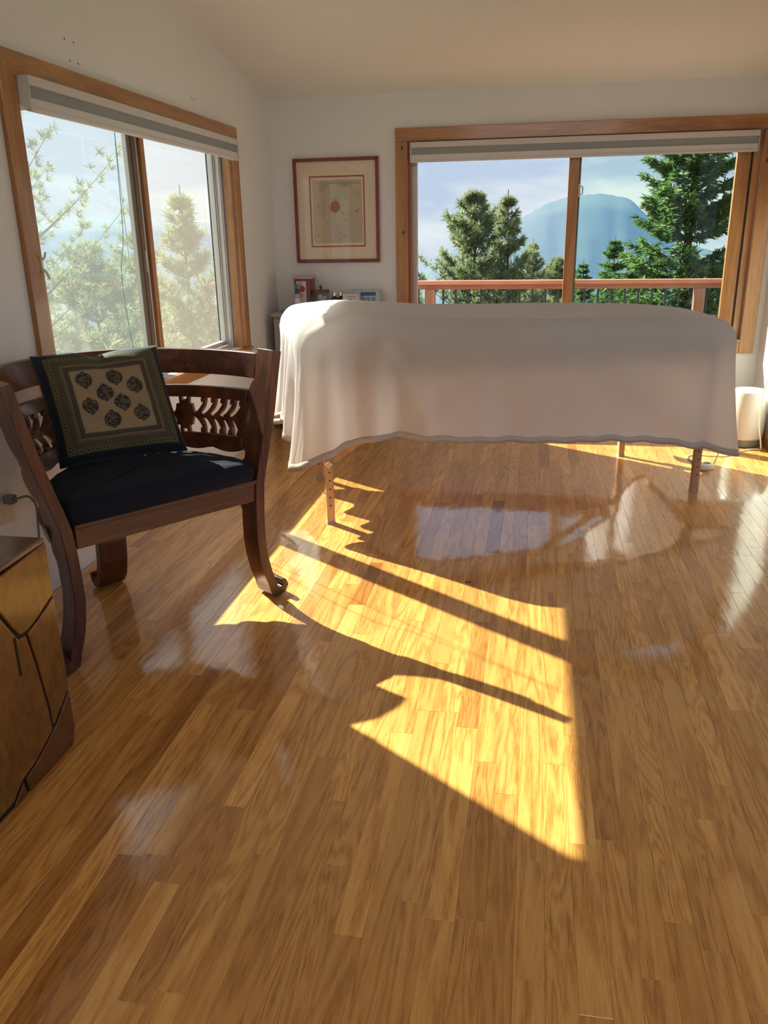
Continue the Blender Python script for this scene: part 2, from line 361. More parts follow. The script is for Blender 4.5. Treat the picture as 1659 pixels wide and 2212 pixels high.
# ------------------------------------------------------------------ walls and ceiling
def wall(name, mb): return tag(mb.build(name, WALL), kind='structure')
LW = dict(y0=2.79, y1=4.87, z0=.625, z1=1.868)          # clear opening of the left window
m = MB(); xo = XL-.14
m.box(xo, XL, YF-.14, LW['y0'], -.02, 3.9).box(xo, XL, LW['y1'], YB+.14, -.02, 3.9).box(xo, XL, LW['y0'], LW['y1'], -.02, LW['z0']).box(xo, XL, LW['y0'], LW['y1'], LW['z1'], 3.9)
wall('wall_left', m)
DB = dict(x0=-.845, x1=1.318, z0=.60, z1=1.836)       # window in the back wall
m = MB(); yo = YB+.14
m.box(XL, DB['x0'], YB, yo, -.02, 2.6).box(DB['x1'], XR+.14, YB, yo, -.02, 2.6).box(DB['x0'], DB['x1'], YB, yo, DB['z1'], 2.6).box(DB['x0'], DB['x1'], YB, yo, -.02, DB['z0'])
wall('wall_back', m)
DR = dict(y0=.6, y1=3.9, z1=2.05)                    # unseen glazed door in the right wall, added to let in fill light
m = MB(); xo = XR+.14
m.box(XR, xo, YF-.14, DR['y0'], -.02, 3.9).box(XR, xo, DR['y1'], YB, -.02, 3.9).box(XR, xo, DR['y0'], DR['y1'], DR['z1'], 3.9)
wall('wall_right', m)
FW = dict(x0=-1.25, x1=1.25, z0=2.42, z1=3.22)  # unseen high window, made up to carry the fill lamp
m = MB()
m.box(XL, FW['x0'], YF-.14, YF, -.02, 3.9).box(FW['x1'], XR, YF-.14, YF, -.02, 3.9).box(FW['x0'], FW['x1'], YF-.14, YF, -.02, FW['z0']).box(FW['x0'], FW['x1'], YF-.14, YF, FW['z1'], 3.9)
wall('wall_front', m)
m = MB(); a, b = YF-.14, YB+.14
m.add([(XL-.14, a, CEIL(a)), (XR+.14, a, CEIL(a)), (XR+.14, b, CEIL(b)), (XL-.14, b, CEIL(b)), (XL-.14, a, CEIL(a)+.2), (XR+.14, a, CEIL(a)+.2), (XR+.14, b, CEIL(b)+.2), (XL-.14, b, CEIL(b)+.2)],
      [(0, 1, 2, 3), (7, 6, 5, 4), (0, 4, 5, 1), (1, 5, 6, 2), (2, 6, 7, 3), (3, 7, 4, 0)])
tag(m.build('ceiling', CEILM), kind='structure')
tag(bx('baseboard_right', FIR_Y, None, XR-.014, XR, 3.9, YB, .0, .085, .003), kind='structure')
# old screw holes in the plaster over the left window
for k, (y, z) in enumerate(((3.17, 1.985), (3.235, 1.985), (3.19, 1.915), (3.25, 1.915), (4.36, 1.95), (4.40, 1.95))):
    o = MB().cyl((XL+.0012, y, z), (XL-.002, y, z), .0035, n=8).build('screw_hole', BLACK, bpy.data.objects['wall_left'])

# ------------------------------------------------------------------ left window
w1 = tag(empty('window_1', (XL, 3.83, LW['z0'])), 'wood framed sliding window in the left wall', kind='structure')
def wm(o): return wm(o.parent) @ o.matrix_parent_inverse @ o.matrix_basis if o.parent else o.matrix_basis.copy()
def P2(o, par):                     # parent while keeping the place in the room
    o.parent = par; o.matrix_parent_inverse = wm(par).inverted(); return o
P = P2
y0, y1, z0, z1 = LW['y0'], LW['y1'], LW['z0'], LW['z1']
CT = XL+.02
ZC = 1.80
# casing boards, mitred at the top
def casing(name, poly, mtl):   # polygon in (y,z)
    return P(MB().prism(poly, lambda a, b, t: (t, a, b), XL, CT).build(name, mtl, bevel=.003), w1)
casing('head_casing', [(y0-.093, ZC+.077), (y1+.085, ZC+.077), (y1+.085, ZC+.001), (y0-.008, ZC+.001)], FIR_Y)
casing('side_casing', [(y0-.093, z0-.06), (y0-.002, z0-.06), (y0-.002, ZC), (y0-.093, ZC+.075)], FIR_Z)
casing('side_casing', [(y1+.002, z0+.0), (y1+.085, z0+.0), (y1+.085, ZC), (y1+.002, ZC)], FIR_Z)
P(bx('sill', FIR_Y, None, XL-.05, XL+.035, y0-.0, y1+.088, z0-.022, z0-.001, .004), w1)
P(bx('apron', FIR_Y, None, XL, XL+.018, y0-.09, y1+.085, z0-.068, z0-.023, .002), w1)
# jamb linings
P(bx('jamb', FIR_Z, None, XL-.055, XL-.001, y0, y0+.018, z0, z1), w1)
P(bx('jamb', FIR_Z, None, XL-.045, XL-.001, y1-.018, y1, z0, z1), w1)
P(bx('head_jamb', FIR_Y, None, XL-.055, XL-.001, y0+.018, y1-.018, z1-.018, z1), w1)
# aluminium track frame
for a in ((y0, y0+.024), (y1-.030, y1)):
    m = MB().box(XL-.135, XL-.056, *a, z0, z1)
    P(m.build('track_frame', ALU), w1)
for xx in (-.066, -.092, -.118):
    P(bx('track_rib', ALU, None, XL+xx-.003, XL+xx+.003, y1-.042, y1-.030, z0, z1), w1)
P(bx('track_gasket', DARKGAP, None, XL-.135, XL-.128, y1-.052, y1-.042, z0, z1), w1)
P(bx('bottom_track', ALU, None, XL-.135, XL-.056, y0+.024, y1-.030, z0-.004, z0+.012), w1)
for xx in (-.070, -.100, -.130):
    P(bx('track_rib', ALU, None, XL+xx-.003, XL+xx+.003, y0+.03, y1-.05, z0+.012, z0+.026), w1)
P(bx('top_track', ALU, None, XL-.135, XL-.056, y0+.024, y1-.030, z1-.02, z1), w1)
# inner sash (near half) of fir, glass, then the outer fixed half
ym = 3.845
sa = P(empty('sliding_sash', (XL, 3.3, z0)), w1)
def SP(o): return P2(o, sa)
xs0, xs1 = XL-.088, XL-.058
SP(bx('stile', mat('sash_red', (.22, .06, .03), .4), None, xs0, xs1, y0+.024, y0+.048, z0+.026, z1-.02, .002))
BRZ = mat('bronze_brown', (.17, .105, .065), .5)
SP(bx('stile', FIR_Z, None, xs0, xs1+.012, ym-.036, ym+.004, z0+.026, z1-.02, .002))
SP(bx('interlock', BRZ, None, xs0, xs1-.004, ym-.112, ym-.062, z0+.026, z1-.02, .002))
SP(bx('interlock_rib', BRZ, None, xs1-.004, xs1+.004, ym-.100, ym-.092, z0+.026, z1-.02))
SP(bx('metal_strip', ALU, None, xs0, xs1, ym-.062, ym-.050, z0+.026, z1-.02))
SP(bx('seal', DARKGAP, None, xs0, xs1-.006, ym-.050, ym-.036, z0+.026, z1-.02))
SP(bx('rail', FIR_Y, None, xs0, xs1, y0+.048, ym-.112, z0+.026, z0+.062, .002)); SP(bx('rail', FIR_Y, None, xs0, xs1, y0+.048, ym-.112, z1-.040, z1-.02, .002))
SP(bx('pane', GLASS_D, None, XL-.0745, XL-.0715, y0+.046, ym-.110, z0+.060, z1-.038))
sb = P(empty('fixed_sash', (XL, 4.3, z0)), w1)
xq0, xq1 = XL-.125, XL-.096
P2(bx('stile', mat('bronze_brown', (.20, .12, .07), .5), None, xq0, xq1, ym-.055, ym-.022, z0+.02, z1-.02), sb)
P2(bx('stile', FIR_Z, None, xq0, xq1+.004, ym-.022, ym+.025, z0+.02, z1-.02, .002), sb)
P2(bx('stile', ALU, None, xq0, xq1, y1-.052, y1-.030, z0+.02, z1-.02), sb)
P2(bx('rail', ALU, None, xq0, xq1, ym+.025, y1-.052, z0+.02, z0+.045), sb); P2(bx('rail', ALU, None, xq0, xq1, ym+.025, y1-.052, z1-.035, z1-.02), sb)
P2(bx('pane', GLASS, None, XL-.1115, XL-.1085, ym+.023, y1-.050, z0+.043, z1-.033), sb)
# insect screen over the far half
def screen_mat():
    m = bpy.data.materials.new('insect_mesh'); m.use_nodes = True; t = m.node_tree; t.nodes.clear()
    o = N(t, 'ShaderNodeOutputMaterial'); tr = N(t, 'ShaderNodeBsdfTransparent'); df = N(t, 'ShaderNodeBsdfDiffuse'); df.inputs[0].default_value = (.45, .42, .38, 1)
    tl = N(t, 'ShaderNodeBsdfTranslucent'); tl.inputs[0].default_value = (.45, .42, .38, 1)
    a = N(t, 'ShaderNodeAddShader'); L(t, df.outputs[0], a.inputs[0]); L(t, tl.outputs[0], a.inputs[1])
    ms = N(t, 'ShaderNodeMixShader'); ms.inputs[0].default_value = .13; L(t, tr.outputs[0], ms.inputs[1]); L(t, a.outputs[0], ms.inputs[2]); L(t, ms.outputs[0], o.inputs[0]); return m
P(bx('insect_screen', screen_mat(), None, XL-.1325, XL-.1315, ym+.0, y1-.045, z0+.02, z1-.02), w1)
P(bx('latch', PLAST_G, None, xs1-.002, xs1+.010, ym-.088, ym-.070, 1.12, 1.22, .003), w1)
# clear plastic cord cleat on the near casing
m = MB().box(CT-.001, CT+.004, y0-.018, y0-.008, 1.165, 1.215)
m.tube([(CT+.003, y0-.013, 1.205), (CT+.014, y0-.010, 1.215), (CT+.016, y0-.004, 1.232)], .004, 6).tube([(CT+.003, y0-.013, 1.175), (CT+.014, y0-.010, 1.162), (CT+.018, y0-.002, 1.140)], .004, 6)
P(m.build('cord_cleat', mat('clear_plastic', (.75, .70, .68), .15), smooth='auto'), w1)

# ------------------------------------------------------------------ roller blinds (zebra fabric)
def blind(name, label, axis, a0, a1, d0, d1, zt, zb):
    """cassette along axis; d0 back, d1 front"""
    t = empty(name, ((d0+d1)/2, (a0+a1)/2, zb) if axis == 'y' else ((a0+a1)/2, (d0+d1)/2, zb)); tag(t, label, 'blind')
    def b(n, m, s, e_, za, zc, i0=0, i1=0):
        lo, hi = min(d0+i0*(1 if d1 > d0 else -1), d1-i1*(1 if d1 > d0 else -1)), max(d0+i0*(1 if d1 > d0 else -1), d1-i1*(1 if d1 > d0 else -1))
        o = bx(n, m, None, lo, hi, s, e_, za, zc, .002) if axis == 'y' else bx(n, m, None, s, e_, lo, hi, za, zc, .002)
        return P2(o, t)
    h = zt-zb
    b('cassette', BLINDW, a0, a1, zt-.27*h, zt, 0, .0)
    b('grey_fabric', BLINDG, a0+.004, a1-.004, zb+.38*h, zt-.26*h, .045, .012)
    b('white_fabric', BLINDW, a0+.004, a1-.004, zb+.10*h, zb+.39*h, .055, .008)
    b('bottom_bar', BLINDW, a0, a1, zb, zb+.12*h, .055, .004)
    for s_ in (a0-.003, a1): b('end_cap', BLINDW, s_, s_+.003, zb+.02*h, zt)
    return t
bl1 = blind('roller_blind', 'white and grey banded roller blind rolled up over the left window', 'y', 2.80, 4.862, XL-.02, XL+.058, 1.803, 1.692)
# blind cords hanging in front of the left glass
CORD_T = mat('teal_cord', (.25, .55, .50), .4); CORD_W = mat('white_cord', (.75, .75, .72), .5)
def sag(pts, n=18):
    out = []; P_ = [Vector(p) for p in pts]
    for i in range(len(P_)-1):
        p0 = P_[max(i-1, 0)]; p1, p2 = P_[i], P_[i+1]; p3 = P_[min(i+2, len(P_)-1)]
        for k in range(n):
            t = k/n
            out.append(.5*((2*p1)+(-p0+p2)*t+(2*p0-5*p1+4*p2-p3)*t*t+(-p0+3*p1-3*p2+p3)*t**3))
    out.append(P_[-1]); return out
cx = XL+.005
P2(MB().tube(sag([(cx, 3.475, 1.71), (cx, 3.475, 1.3), (cx, 3.482, .9), (cx, 3.48, .58)]), .0016, 6).build('pull_cord', CORD_W, smooth=True), bl1)
P2(MB().tube(sag([(cx, 3.475, 1.71), (cx+.004, 3.44, 1.30), (cx, 3.395, 1.15), (cx, 3.40, .95), (cx, 3.44, .72), (cx, 3.45, .58)]), .0018, 6).build('pull_cord', CORD_T, smooth=True), bl1)

# ------------------------------------------------------------------ sliding window in the back wall
w2 = tag(empty('window_2', (.24, YB, DB['z0'])), 'wide wood framed sliding window in the back wall', kind='structure')
x0, x1, zb_, zt = DB['x0'], DB['x1'], DB['z0'], DB['z1']
CF = YB-.02
def dcas(name, poly, mtl): return P2(MB().prism(poly, lambda a, b, t: (a, t, b), CF, YB).build(name, mtl, bevel=.003), w2)
dcas('head_casing', [(x0-.078, zt+.08), (XR-.035, zt+.08), (XR-.035, zt), (x0-.078, zt)], FIR_X)
lc = dcas('side_casing', [(x0-.078, zb_-.09), (x0+.003, zb_-.09), (x0+.003, zt-.001), (x0-.078, zt-.001)], FIR_Z)
rc = dcas('side_casing', [(x1-.002, zb_-.09), (x1+.085, zb_-.09), (x1+.085, zt-.001), (x1-.002, zt-.001)], FIR_Z)
dcas('apron', [(x0+.004, zb_-.09), (x1-.003, zb_-.09), (x1-.003, zb_-.023), (x0+.004, zb_-.023)], FIR_X)
P2(bx('sill', FIR_X, None, x0+.003, x1-.003, YB-.045, YB+.05, zb_-.022, zb_, .004), w2)
for c, x, z, r in ((lc, x0-.032, 1.80, .010), (lc, x0-.028, 1.285, .010), (rc, x1+.03, 1.66, .012)):
    o = MB(); n = 14
    o.prism([(x+r*.8*math.cos(2*PI*i/n), z+r*1.15*math.sin(2*PI*i/n)) for i in range(n)], lambda a, b, t: (a, t, b), CF-.0008, CF+.002)
    o = o.build('knot', KNOT); P2(o, c)
# jamb linings, dark gap and stops
P2(bx('jamb', mat('jamb_red', (.30, .10, .05), .4), None, x0+.003, x0+.022, YB-.0, YB+.12, zb_, zt), w2)  # left lining in a darker, redder brown
P2(bx('jamb', FIR_Z, None, x1-.045, x1-.003, YB+.02, YB+.12, zb_, zt), w2)
P2(bx('seal', DARKGAP, None, x1-.056, x1-.045, YB+.03, YB+.12, zb_, zt-.02), w2)
P2(bx('head_jamb', FIR_X, None, x0+.022, x1-.056, YB+.0, YB+.12, zt-.012, zt), w2)
P2(bx('bottom_track', ALUD, None, x0+.022, x1-.056, YB+.052, YB+.13, zb_, zb_+.016), w2)
xm = .215
lp = P2(empty('fixed_sash', (-.3, YB+.07, zb_)), w2); rp = P2(empty('sliding_sash', (.7, YB+.04, zb_)), w2)
yy0, yy1 = YB+.075, YB+.115
P2(bx('stile', ALU, None, x0+.022, x0+.052, yy0, yy1, zb_+.016, zt-.012), lp)
P2(bx('stile', ALUD, None, xm+.0, xm+.045, yy0, yy1, zb_+.016, zt-.012), lp)
P2(bx('rail', FIR_X, None, x0+.052, xm, yy0, yy1, zb_+.016, zb_+.06), lp); P2(bx('rail', FIR_X, None, x0+.052, xm, yy0, yy1, zt-.04, zt-.012), lp)
P2(bx('pane', GLASS, None, x0+.050, xm+.002, YB+.094, YB+.097, zb_+.058, zt-.038), lp)
yz0, yz1 = YB+.030, YB+.070
P2(bx('stile', FIR_Z, None, xm-.033, xm+.030, yz0, yz1, zb_+.016, zt-.012, .003), rp)
P2(bx('stile', FIR_Z, None, x1-.135, x1-.056, yz0, yz1, zb_+.016, zt-.012, .003), rp)
P2(bx('rail', FIR_X, None, xm+.030, x1-.135, yz0, yz1, zb_+.016, zb_+.065), rp); P2(bx('rail', FIR_X, None, xm+.030, x1-.135, yz0, yz1, zt-.04, zt-.012), rp)
P2(bx('pane', GLASS_G, None, xm+.028, x1-.133, YB+.048, YB+.051, zb_+.063, zt-.038), rp)
m = MB().box(xm+.030, xm+.044, yz0-.004, yz0+.012, 1.48, 1.56).tube([(xm+.046, yz0+.004, 1.495), (xm+.058, yz0+.004, 1.50), (xm+.058, yz0+.004, 1.54), (xm+.046, yz0+.004, 1.545)], .004, 6)
P2(m.build('latch', PLAST_G, smooth='auto'), rp)
bl2 = blind('roller_blind', 'long white and grey banded roller blind rolled up over the back window', 'x', x0+.026, x1-.038, YB+.02, YB-.045, 1.828, 1.708)

# added fill openings out of view: glazed door at right, high window behind
for nm, boxes, pane in (
    ('fill_door', [(XR-.018, XR+.12, DR['y0'], DR['y0']+.08, 0, DR['z1']), (XR+.02, XR+.12, 2.21, 2.29, 0, DR['z1']), (XR+.02, XR+.12, DR['y1']-.06, DR['y1'], 0, DR['z1']), (XR+.02, XR+.12, DR['y0']+.08, DR['y1']-.06, DR['z1']-.08, DR['z1']), (XR+.02, XR+.12, DR['y0']+.08, DR['y1']-.06, 0, .1)], (XR+.07, XR+.075, DR['y0']+.08, DR['y1']-.06, .1, DR['z1']-.08)),
    ('fill_window', [(FW['x0'], FW['x0']+.08, YF-.12, YF, FW['z0'], FW['z1']), (FW['x1']-.08, FW['x1'], YF-.12, YF, FW['z0'], FW['z1']), (FW['x0']+.08, FW['x1']-.08, YF-.12, YF, FW['z0'], FW['z0']+.08), (FW['x0']+.08, FW['x1']-.08, YF-.12, YF, FW['z1']-.08, FW['z1'])], (FW['x0']+.08, FW['x1']-.08, YF-.07, YF-.065, FW['z0']+.08, FW['z1']-.08))):
    e_ = tag(empty(nm, (0, 0, 0)), kind='structure')
    for b_ in boxes: bx('frame', FIR_Z, e_, *b_)
    bx('pane', GLASS, e_, *pane)

# ------------------------------------------------------------------ carved barrel armchair
ch = tag(empty('armchair', (-1.13, 2.325, 0), math.atan2(.806, .592)), 'dark carved wooden barrel armchair with a navy seat cushion', 'armchair')
# local axes: x along the front edge, y towards the back, z up
def CA(z): return .333 + (z-.45)*.250        # half-width of the barrel at height z
def CB(z): return .43 + (z-.45)*.335         # its depth
def barrel(th, z, t):                        # t: distance outside the inner surface
    a, b = CA(z), CB(z); c, s = math.cos(th), math.sin(th)
    n = Vector((b*c, a*s, 0)).normalized()
    return (a*c + n.x*t, .045 + b*s + n.y*t, z)
def ring(name, z0, z1, t0, t1, th0=0.06, th1=PI-.06, n=56, mtl=TEAKX, bevel=.003, zf=None, parent=None):
    m = MB(); vs = []; fs = []
    for i in range(n+1):
        th = th0 + (th1-th0)*i/n
        zz = zf(i/n) if zf else 0
        vs += [barrel(th, z0+zz, t0), barrel(th, z0+zz, t1), barrel(th, z1, t1), barrel(th, z1, t0)]
    for i in range(n):
        for k in range(4): fs.append((i*4+k, i*4+(k+1) % 4, (i+1)*4+(k+1) % 4, (i+1)*4+k))
    fs += [(0, 1, 2, 3), (n*4+3, n*4+2, n*4+1, n*4)]
    return m.add(vs, fs).build(name, mtl, parent or ch, smooth='auto', bevel=bevel)
# posts that run from the scrolled foot to the arm
def post_path():
    inn = [(.436, .902), (.415, .80), (.395, .70), (.362, .57), (.345, .51), (.331, .45), (.326, .39), (.322, .31), (.321, .23), (.328, .165), (.341, .105), (.358, .055), (.380, .026), (.402, .0185), (.420, .024), (.431, .038), (.426, .052), (.414, .054)]
    return [(a+.017 if b > .03 and a < .40 or b > .3 else a, b) for a, b in inn]
pp = post_path()
ws = [.0175]*10 + [.0175, .0175, .0175, .0165, .015, .013, .011, .009]
for sgn in (1, -1):
    # the board's back edge is carved in lobes
    q = [Vector((a, b, 0)) for a, b in pp]; fine = []
    for i in range(len(q)-1):
        k_ = max(1, int((q[i+1]-q[i]).length/.012))
        fine += [(q[i].lerp(q[i+1], j/k_), ws[i]+(ws[i+1]-ws[i])*j/k_) for j in range(k_)]
    fine.append((q[-1], ws[-1])); vs = []; fs = []
    for i, (p_, w_) in enumerate(fine):
        d_ = (fine[min(i+1, len(fine)-1)][0]-fine[max(i-1, 0)][0]).normalized(); nx, nz = d_.y, -d_.x
        z = p_.y; t1 = .088
        for lo, hi, amp in ((.685, .795, .030), (.545, .645, .034), (.425, .52, .030), (.345, .415, .020)):
            if lo < z < hi and p_.x < .46: t1 += amp*math.sin((z-lo)/(hi-lo)*PI)**.6
        for sx, tt in ((-1, -.004), (1, -.004), (1, t1), (-1, t1)): vs.append((sgn*(p_.x+sx*nx*w_), tt, p_.y+sx*nz*w_))
    for i in range(len(fine)-1):
        for k_ in range(4): fs.append((i*4+k_, i*4+(k_+1) % 4, (i+1)*4+(k_+1) % 4, (i+1)*4+k_))
    nn = len(fine)-1; fs += [(0, 1, 2, 3), (nn*4+3, nn*4+2, nn*4+1, nn*4)]
    MB().add(vs, fs).build('post', TEAK, ch, smooth='auto', bevel=.003)
ring('top_rail', .800, .886, 0, .034, .10, PI-.10)
cp = empty('carved_panel'); cp.parent = ch
ring('panel_band', .715, .757, .004, .026, .16, PI-.16, parent=cp)
ring('panel_band', .545, .592, .004, .026, .16, PI-.16, parent=cp, zf=lambda s: -.012*abs(math.sin(s*PI*9)))
# open leaf carving between the bands: medallions joined by stems with curled leaves
thick = (.007, .023)
def fnp(a, b, t): return barrel(a, b, t)
zc = .653
SC = 1/.47                       # metres to angle, roughly
def medallion(th, name='medallion'):
    pts = []
    for k in range(24):
        an = 2*PI*k/24; rr = .036*(1 + .10*math.cos(8*an)) if True else 0
        pts.append((th + rr*1.12*math.cos(an)*SC, zc + rr*1.32*math.sin(an)))
    m = MB().prism(pts, fnp, *thick)
    for sx, sz in ((-.012, 1), (.012, 1), (-.012, -1), (.012, -1)):
        m.ribbon([(th+sx*SC, zc+sz*.040), (th+sx*1.5*SC, zc+sz*.064)], [.010*SC*.8, .007], fnp, *thick)
    m.build(name, TEAKX, cp, smooth='auto')
def stem(tha, thb, name='leaf_scroll'):
    """stem from tha (medallion side) to thb, five pairs of curled leaves"""
    d = 1 if thb > tha else -1; n = 5; step = (thb-tha)/n
    m = MB().ribbon([(tha + (thb-tha)*i/16, zc-.006*math.sin(i/16*PI)) for i in range(17)], .0065, fnp, *thick)
    m.build('stem', TEAKX, cp)
    for k in range(n):
        base = tha + step*(k+.05)
        for sz in (1, -1):
            path = []; wd_ = []
            for i in range(11):
                u = i/10
                path.append((base + step*1.02*math.sin(u*PI/2)*1.0, zc + sz*(.003 + .060*(1-math.cos(u*PI/2))**.8)))
                wd_.append(.0035 + .0065*math.sin(u*PI*.9+.1))
            lm = MB().ribbon(path, wd_, fnp, *thick)
            px, pz = path[-1]
            # curled tip
            tip = [(px - step*.02, pz), (px - step*.22, pz + sz*-.004), (px - step*.36, pz - sz*.010), (px - step*.34, pz - sz*.019)]
            lm.ribbon(tip, [.010, .009, .007, .003], fnp, *thick)
            lm.build('leaf', TEAKX, cp)
segs = (.20, .86, 1.02)
medallion(.725); stem(.64, .20); medallion(PI-.725); stem(PI-.64, PI-.20)
stem(.81, 1.44); stem(PI-.81, PI-1.44); medallion(PI/2)
for th in (.175, PI-.175):
    MB().ribbon([(th, .59), (th, .72)], .016*SC, fnp, .004, .026).build('panel_stile', TEAKX, cp)
# back post down to the wide rear leg
m = MB(); path = [(.472, .47), (.470, .40), (.468, .30), (.470, .20), (.480, .12), (.498, .055), (.522, .022), (.545, .0185), (.562, .026), (.570, .042), (.562, .054)]
path = [(a+.03, b) for a, b in path]
m.ribbon(path, [.018]*6+[.0175, .015, .013, .011, .008], lambda a, b, t: (t, a, b), -.055, .055).build('rear_leg', TEAK, ch, bevel=.004)
ring('seat_apron', .385, .462, .0, .030, .06, PI-.06, zf=lambda s: -.0*s)
ring('scalloped_edge', .400, .448, .030, .044, .10, PI-.10, n=120, zf=lambda s: -.022*abs(math.sin(s*PI*11)))
MB().box(-.322, .335, .004, .040, .388, .458).build('front_rail', TEAKX, ch, bevel=.004)
MB().box(-.322, .335, -.002, .042, .452, .466).build('front_lip', TEAKX, ch, bevel=.003)
# seat board
n = 40
MB().prism([(.335*math.cos(PI*i/n), .045+.43*math.sin(PI*i/n)) for i in range(n+1)]+[(-.325, .03), (.325, .03)], lambda a, b, t: (a, b, t), .436, .459).build('seat_board', TEAKX, ch)
# seat cushion
def cushion():
    vs = []; fs = []; n = 64; outline = []
    for i in range(n):
        s = i/n*2*PI
        c_, s_ = math.cos(s), math.sin(s)
        if s_ >= 0: p = (.333*c_, .075+.395*s_)
        else:
            q = abs(c_)**.18*(1 if c_ > 0 else -1); p = (.333*q if abs(q) < .93 else .333*q, .075-.082*abs(s_)**.22)
        outline.append(p)
    cx_, cy_ = 0, .19
    prof = [(0, .461), (.6, .461), (.96, .462), (1.0, .470), (1.012, .490), (1.008, .512), (.985, .527), (.93, .534), (.75, .541), (.5, .545), (.25, .547), (0, .548)]
    for k, (r, z) in enumerate(prof):
        for i, (x_, y_) in enumerate(outline):
            wr = .0025*math.sin(i*1.9+k)*math.sin(i*.7) if k > 3 else 0
            vs.append((cx_+(x_-cx_)*r, cy_+(y_-cy_)*r, z+wr))
    for k in range(len(prof)-1):
        fs += [(k*n+i, k*n+(i+1) % n, (k+1)*n+(i+1) % n, (k+1)*n+i) for i in range(n)]
    m = MB().add(vs, fs)
    return m.build('seat_cushion', NAVY, ch, smooth=True)
cushion()

# ------------------------------------------------------------------ printed throw pillow
def pillow_material():
    m = bpy.data.materials.new('block_print'); m.use_nodes = True; t = m.node_tree; b = t.nodes['Principled BSDF']
    uv = N(t, 'ShaderNodeUVMap'); sp_ = N(t, 'ShaderNodeSeparateXYZ'); L(t, uv.outputs[0], sp_.inputs[0])
    def mth(op, a, c=None, c2=None):
        n = N(t, 'ShaderNodeMath', operation=op)
        for i, v in enumerate((a, c, c2)):
            if v is None: continue
            if isinstance(v, (int, float)): n.inputs[i].default_value = v
            else: L(t, v, n.inputs[i])
        return n.outputs[0]
    U_ = mth('MULTIPLY_ADD', sp_.outputs[0], 2, -1); V_ = mth('MULTIPLY_ADD', sp_.outputs[1], 2, -1)
    aU, aV = mth('ABSOLUTE', U_), mth('ABSOLUTE', V_)
    d = mth('MAXIMUM', aU, aV); al = mth('MINIMUM', aU, aV)       # ring distance and the place along the ring
    navy, olive, tan, dark = (.010, .014, .022, 1), (.115, .105, .045, 1), (.30, .215, .125, 1), (.022, .016, .016, 1)
    rp_ = N(t, 'ShaderNodeValToRGB'); rp_.color_ramp.interpolation = 'CONSTANT'; L(t, d, rp_.inputs[0])
    stops = [(0, tan), (.545, olive), (.556, dark), (.602, olive), (.613, dark), (.628, tan), (.637, dark), (.652, tan), (.661, dark), (.676, tan), (.685, dark), (.70, olive), (.708, dark), (.758, olive), (.778, dark), (.785, dark), (.855, olive), (.866, navy)]
    els = rp_.color_ramp.elements; els[0].position = 0; els[0].color = tan; els[1].position = 1; els[1].color = navy
    for p_, c_ in stops[1:]:
        q = els.new(p_); q.color = c_
    # repeating little motifs in the bands
    col = rp_.outputs[0]
    for lo, hi, fr, c_ in ((.556, .602, 50, (.10, .085, .06, 1)), (.708, .758, 42, olive), (.785, .855, 34, (.16, .14, .06, 1))):
        mid = (lo+hi)/2; hw = (hi-lo)/2
        ph = mth('FRACT', mth('MULTIPLY', al, fr/2)); px = mth('MULTIPLY', mth('SUBTRACT', ph, .5), 2/fr)
        py = mth('SUBTRACT', d, mid)
        r_ = mth('SQRT', mth('ADD', mth('MULTIPLY', px, px), mth('MULTIPLY', py, py)))
        ringm = mth('LESS_THAN', mth('ABSOLUTE', mth('SUBTRACT', r_, hw*.72)), hw*.22)
        inb = mth('MULTIPLY', mth('GREATER_THAN', d, lo), mth('LESS_THAN', d, hi))
        mxx = N(t, 'ShaderNodeMixRGB'); L(t, mth('MULTIPLY', ringm, inb), mxx.inputs[0]); L(t, col, mxx.inputs[1]); mxx.inputs[2].default_value = c_; col = mxx.outputs[0]
    # leaf-shaped motifs on the tan field
    tx = N(t, 'ShaderNodeTexNoise', ins={'Scale': 70, 'Detail': 2}); L(t, uv.outputs[0], tx.inputs['Vector'])
    total = None
    for (mxu, mxv, flip) in ((-.36, .37, -1), (.10, .37, -1), (-.10, .12, 1), (.38, .20, 1), (-.37, -.09, -1), (.12, -.09, -1), (-.10, -.36, 1), (.37, -.30, 1)):
        du = mth('MULTIPLY', mth('SUBTRACT', U_, mxu), 1.0); dv = mth('MULTIPLY', mth('SUBTRACT', V_, mxv), float(flip))
        # heart/leaf: width shrinks upward
        wv_ = mth('MULTIPLY_ADD', dv, -.9, 1.0)
        du2 = mth('DIVIDE', du, mth('MAXIMUM', wv_, .2))
        r_ = mth('SQRT', mth('ADD', mth('MULTIPLY', du2, du2), mth('MULTIPLY', mth('MULTIPLY', dv, dv), .92)))
        body = mth('LESS_THAN', mth('MULTIPLY_ADD', tx.outputs['Fac'], .03, r_), .142)
        st = mth('MULTIPLY', mth('LESS_THAN', mth('ABSOLUTE', du), .028), mth('LESS_THAN', mth('ABSOLUTE', dv), .155))
        o_ = mth('MAXIMUM', body, st)
        total = o_ if total is None else mth('MAXIMUM', total, o_)
    vr = N(t, 'ShaderNodeTexVoronoi', ins={'Scale': 55}); L(t, uv.outputs[0], vr.inputs['Vector'])
    mcol = N(t, 'ShaderNodeMixRGB'); L(t, mth('GREATER_THAN', vr.outputs['Distance'], .52), mcol.inputs[0]); mcol.inputs[1].default_value = (.030, .022, .020, 1); mcol.inputs[2].default_value = (.10, .085, .055, 1)
    mxx = N(t, 'ShaderNodeMixRGB'); L(t, total, mxx.inputs[0]); L(t, col, mxx.inputs[1]); L(t, mcol.outputs[0], mxx.inputs[2])
    L(t, mxx.outputs[0], b.inputs['Base Color']); b.inputs['Roughness'].default_value = .75; b.inputs['Specular IOR Level'].default_value = .25; b.inputs['Sheen Weight'].default_value = .1
    return m
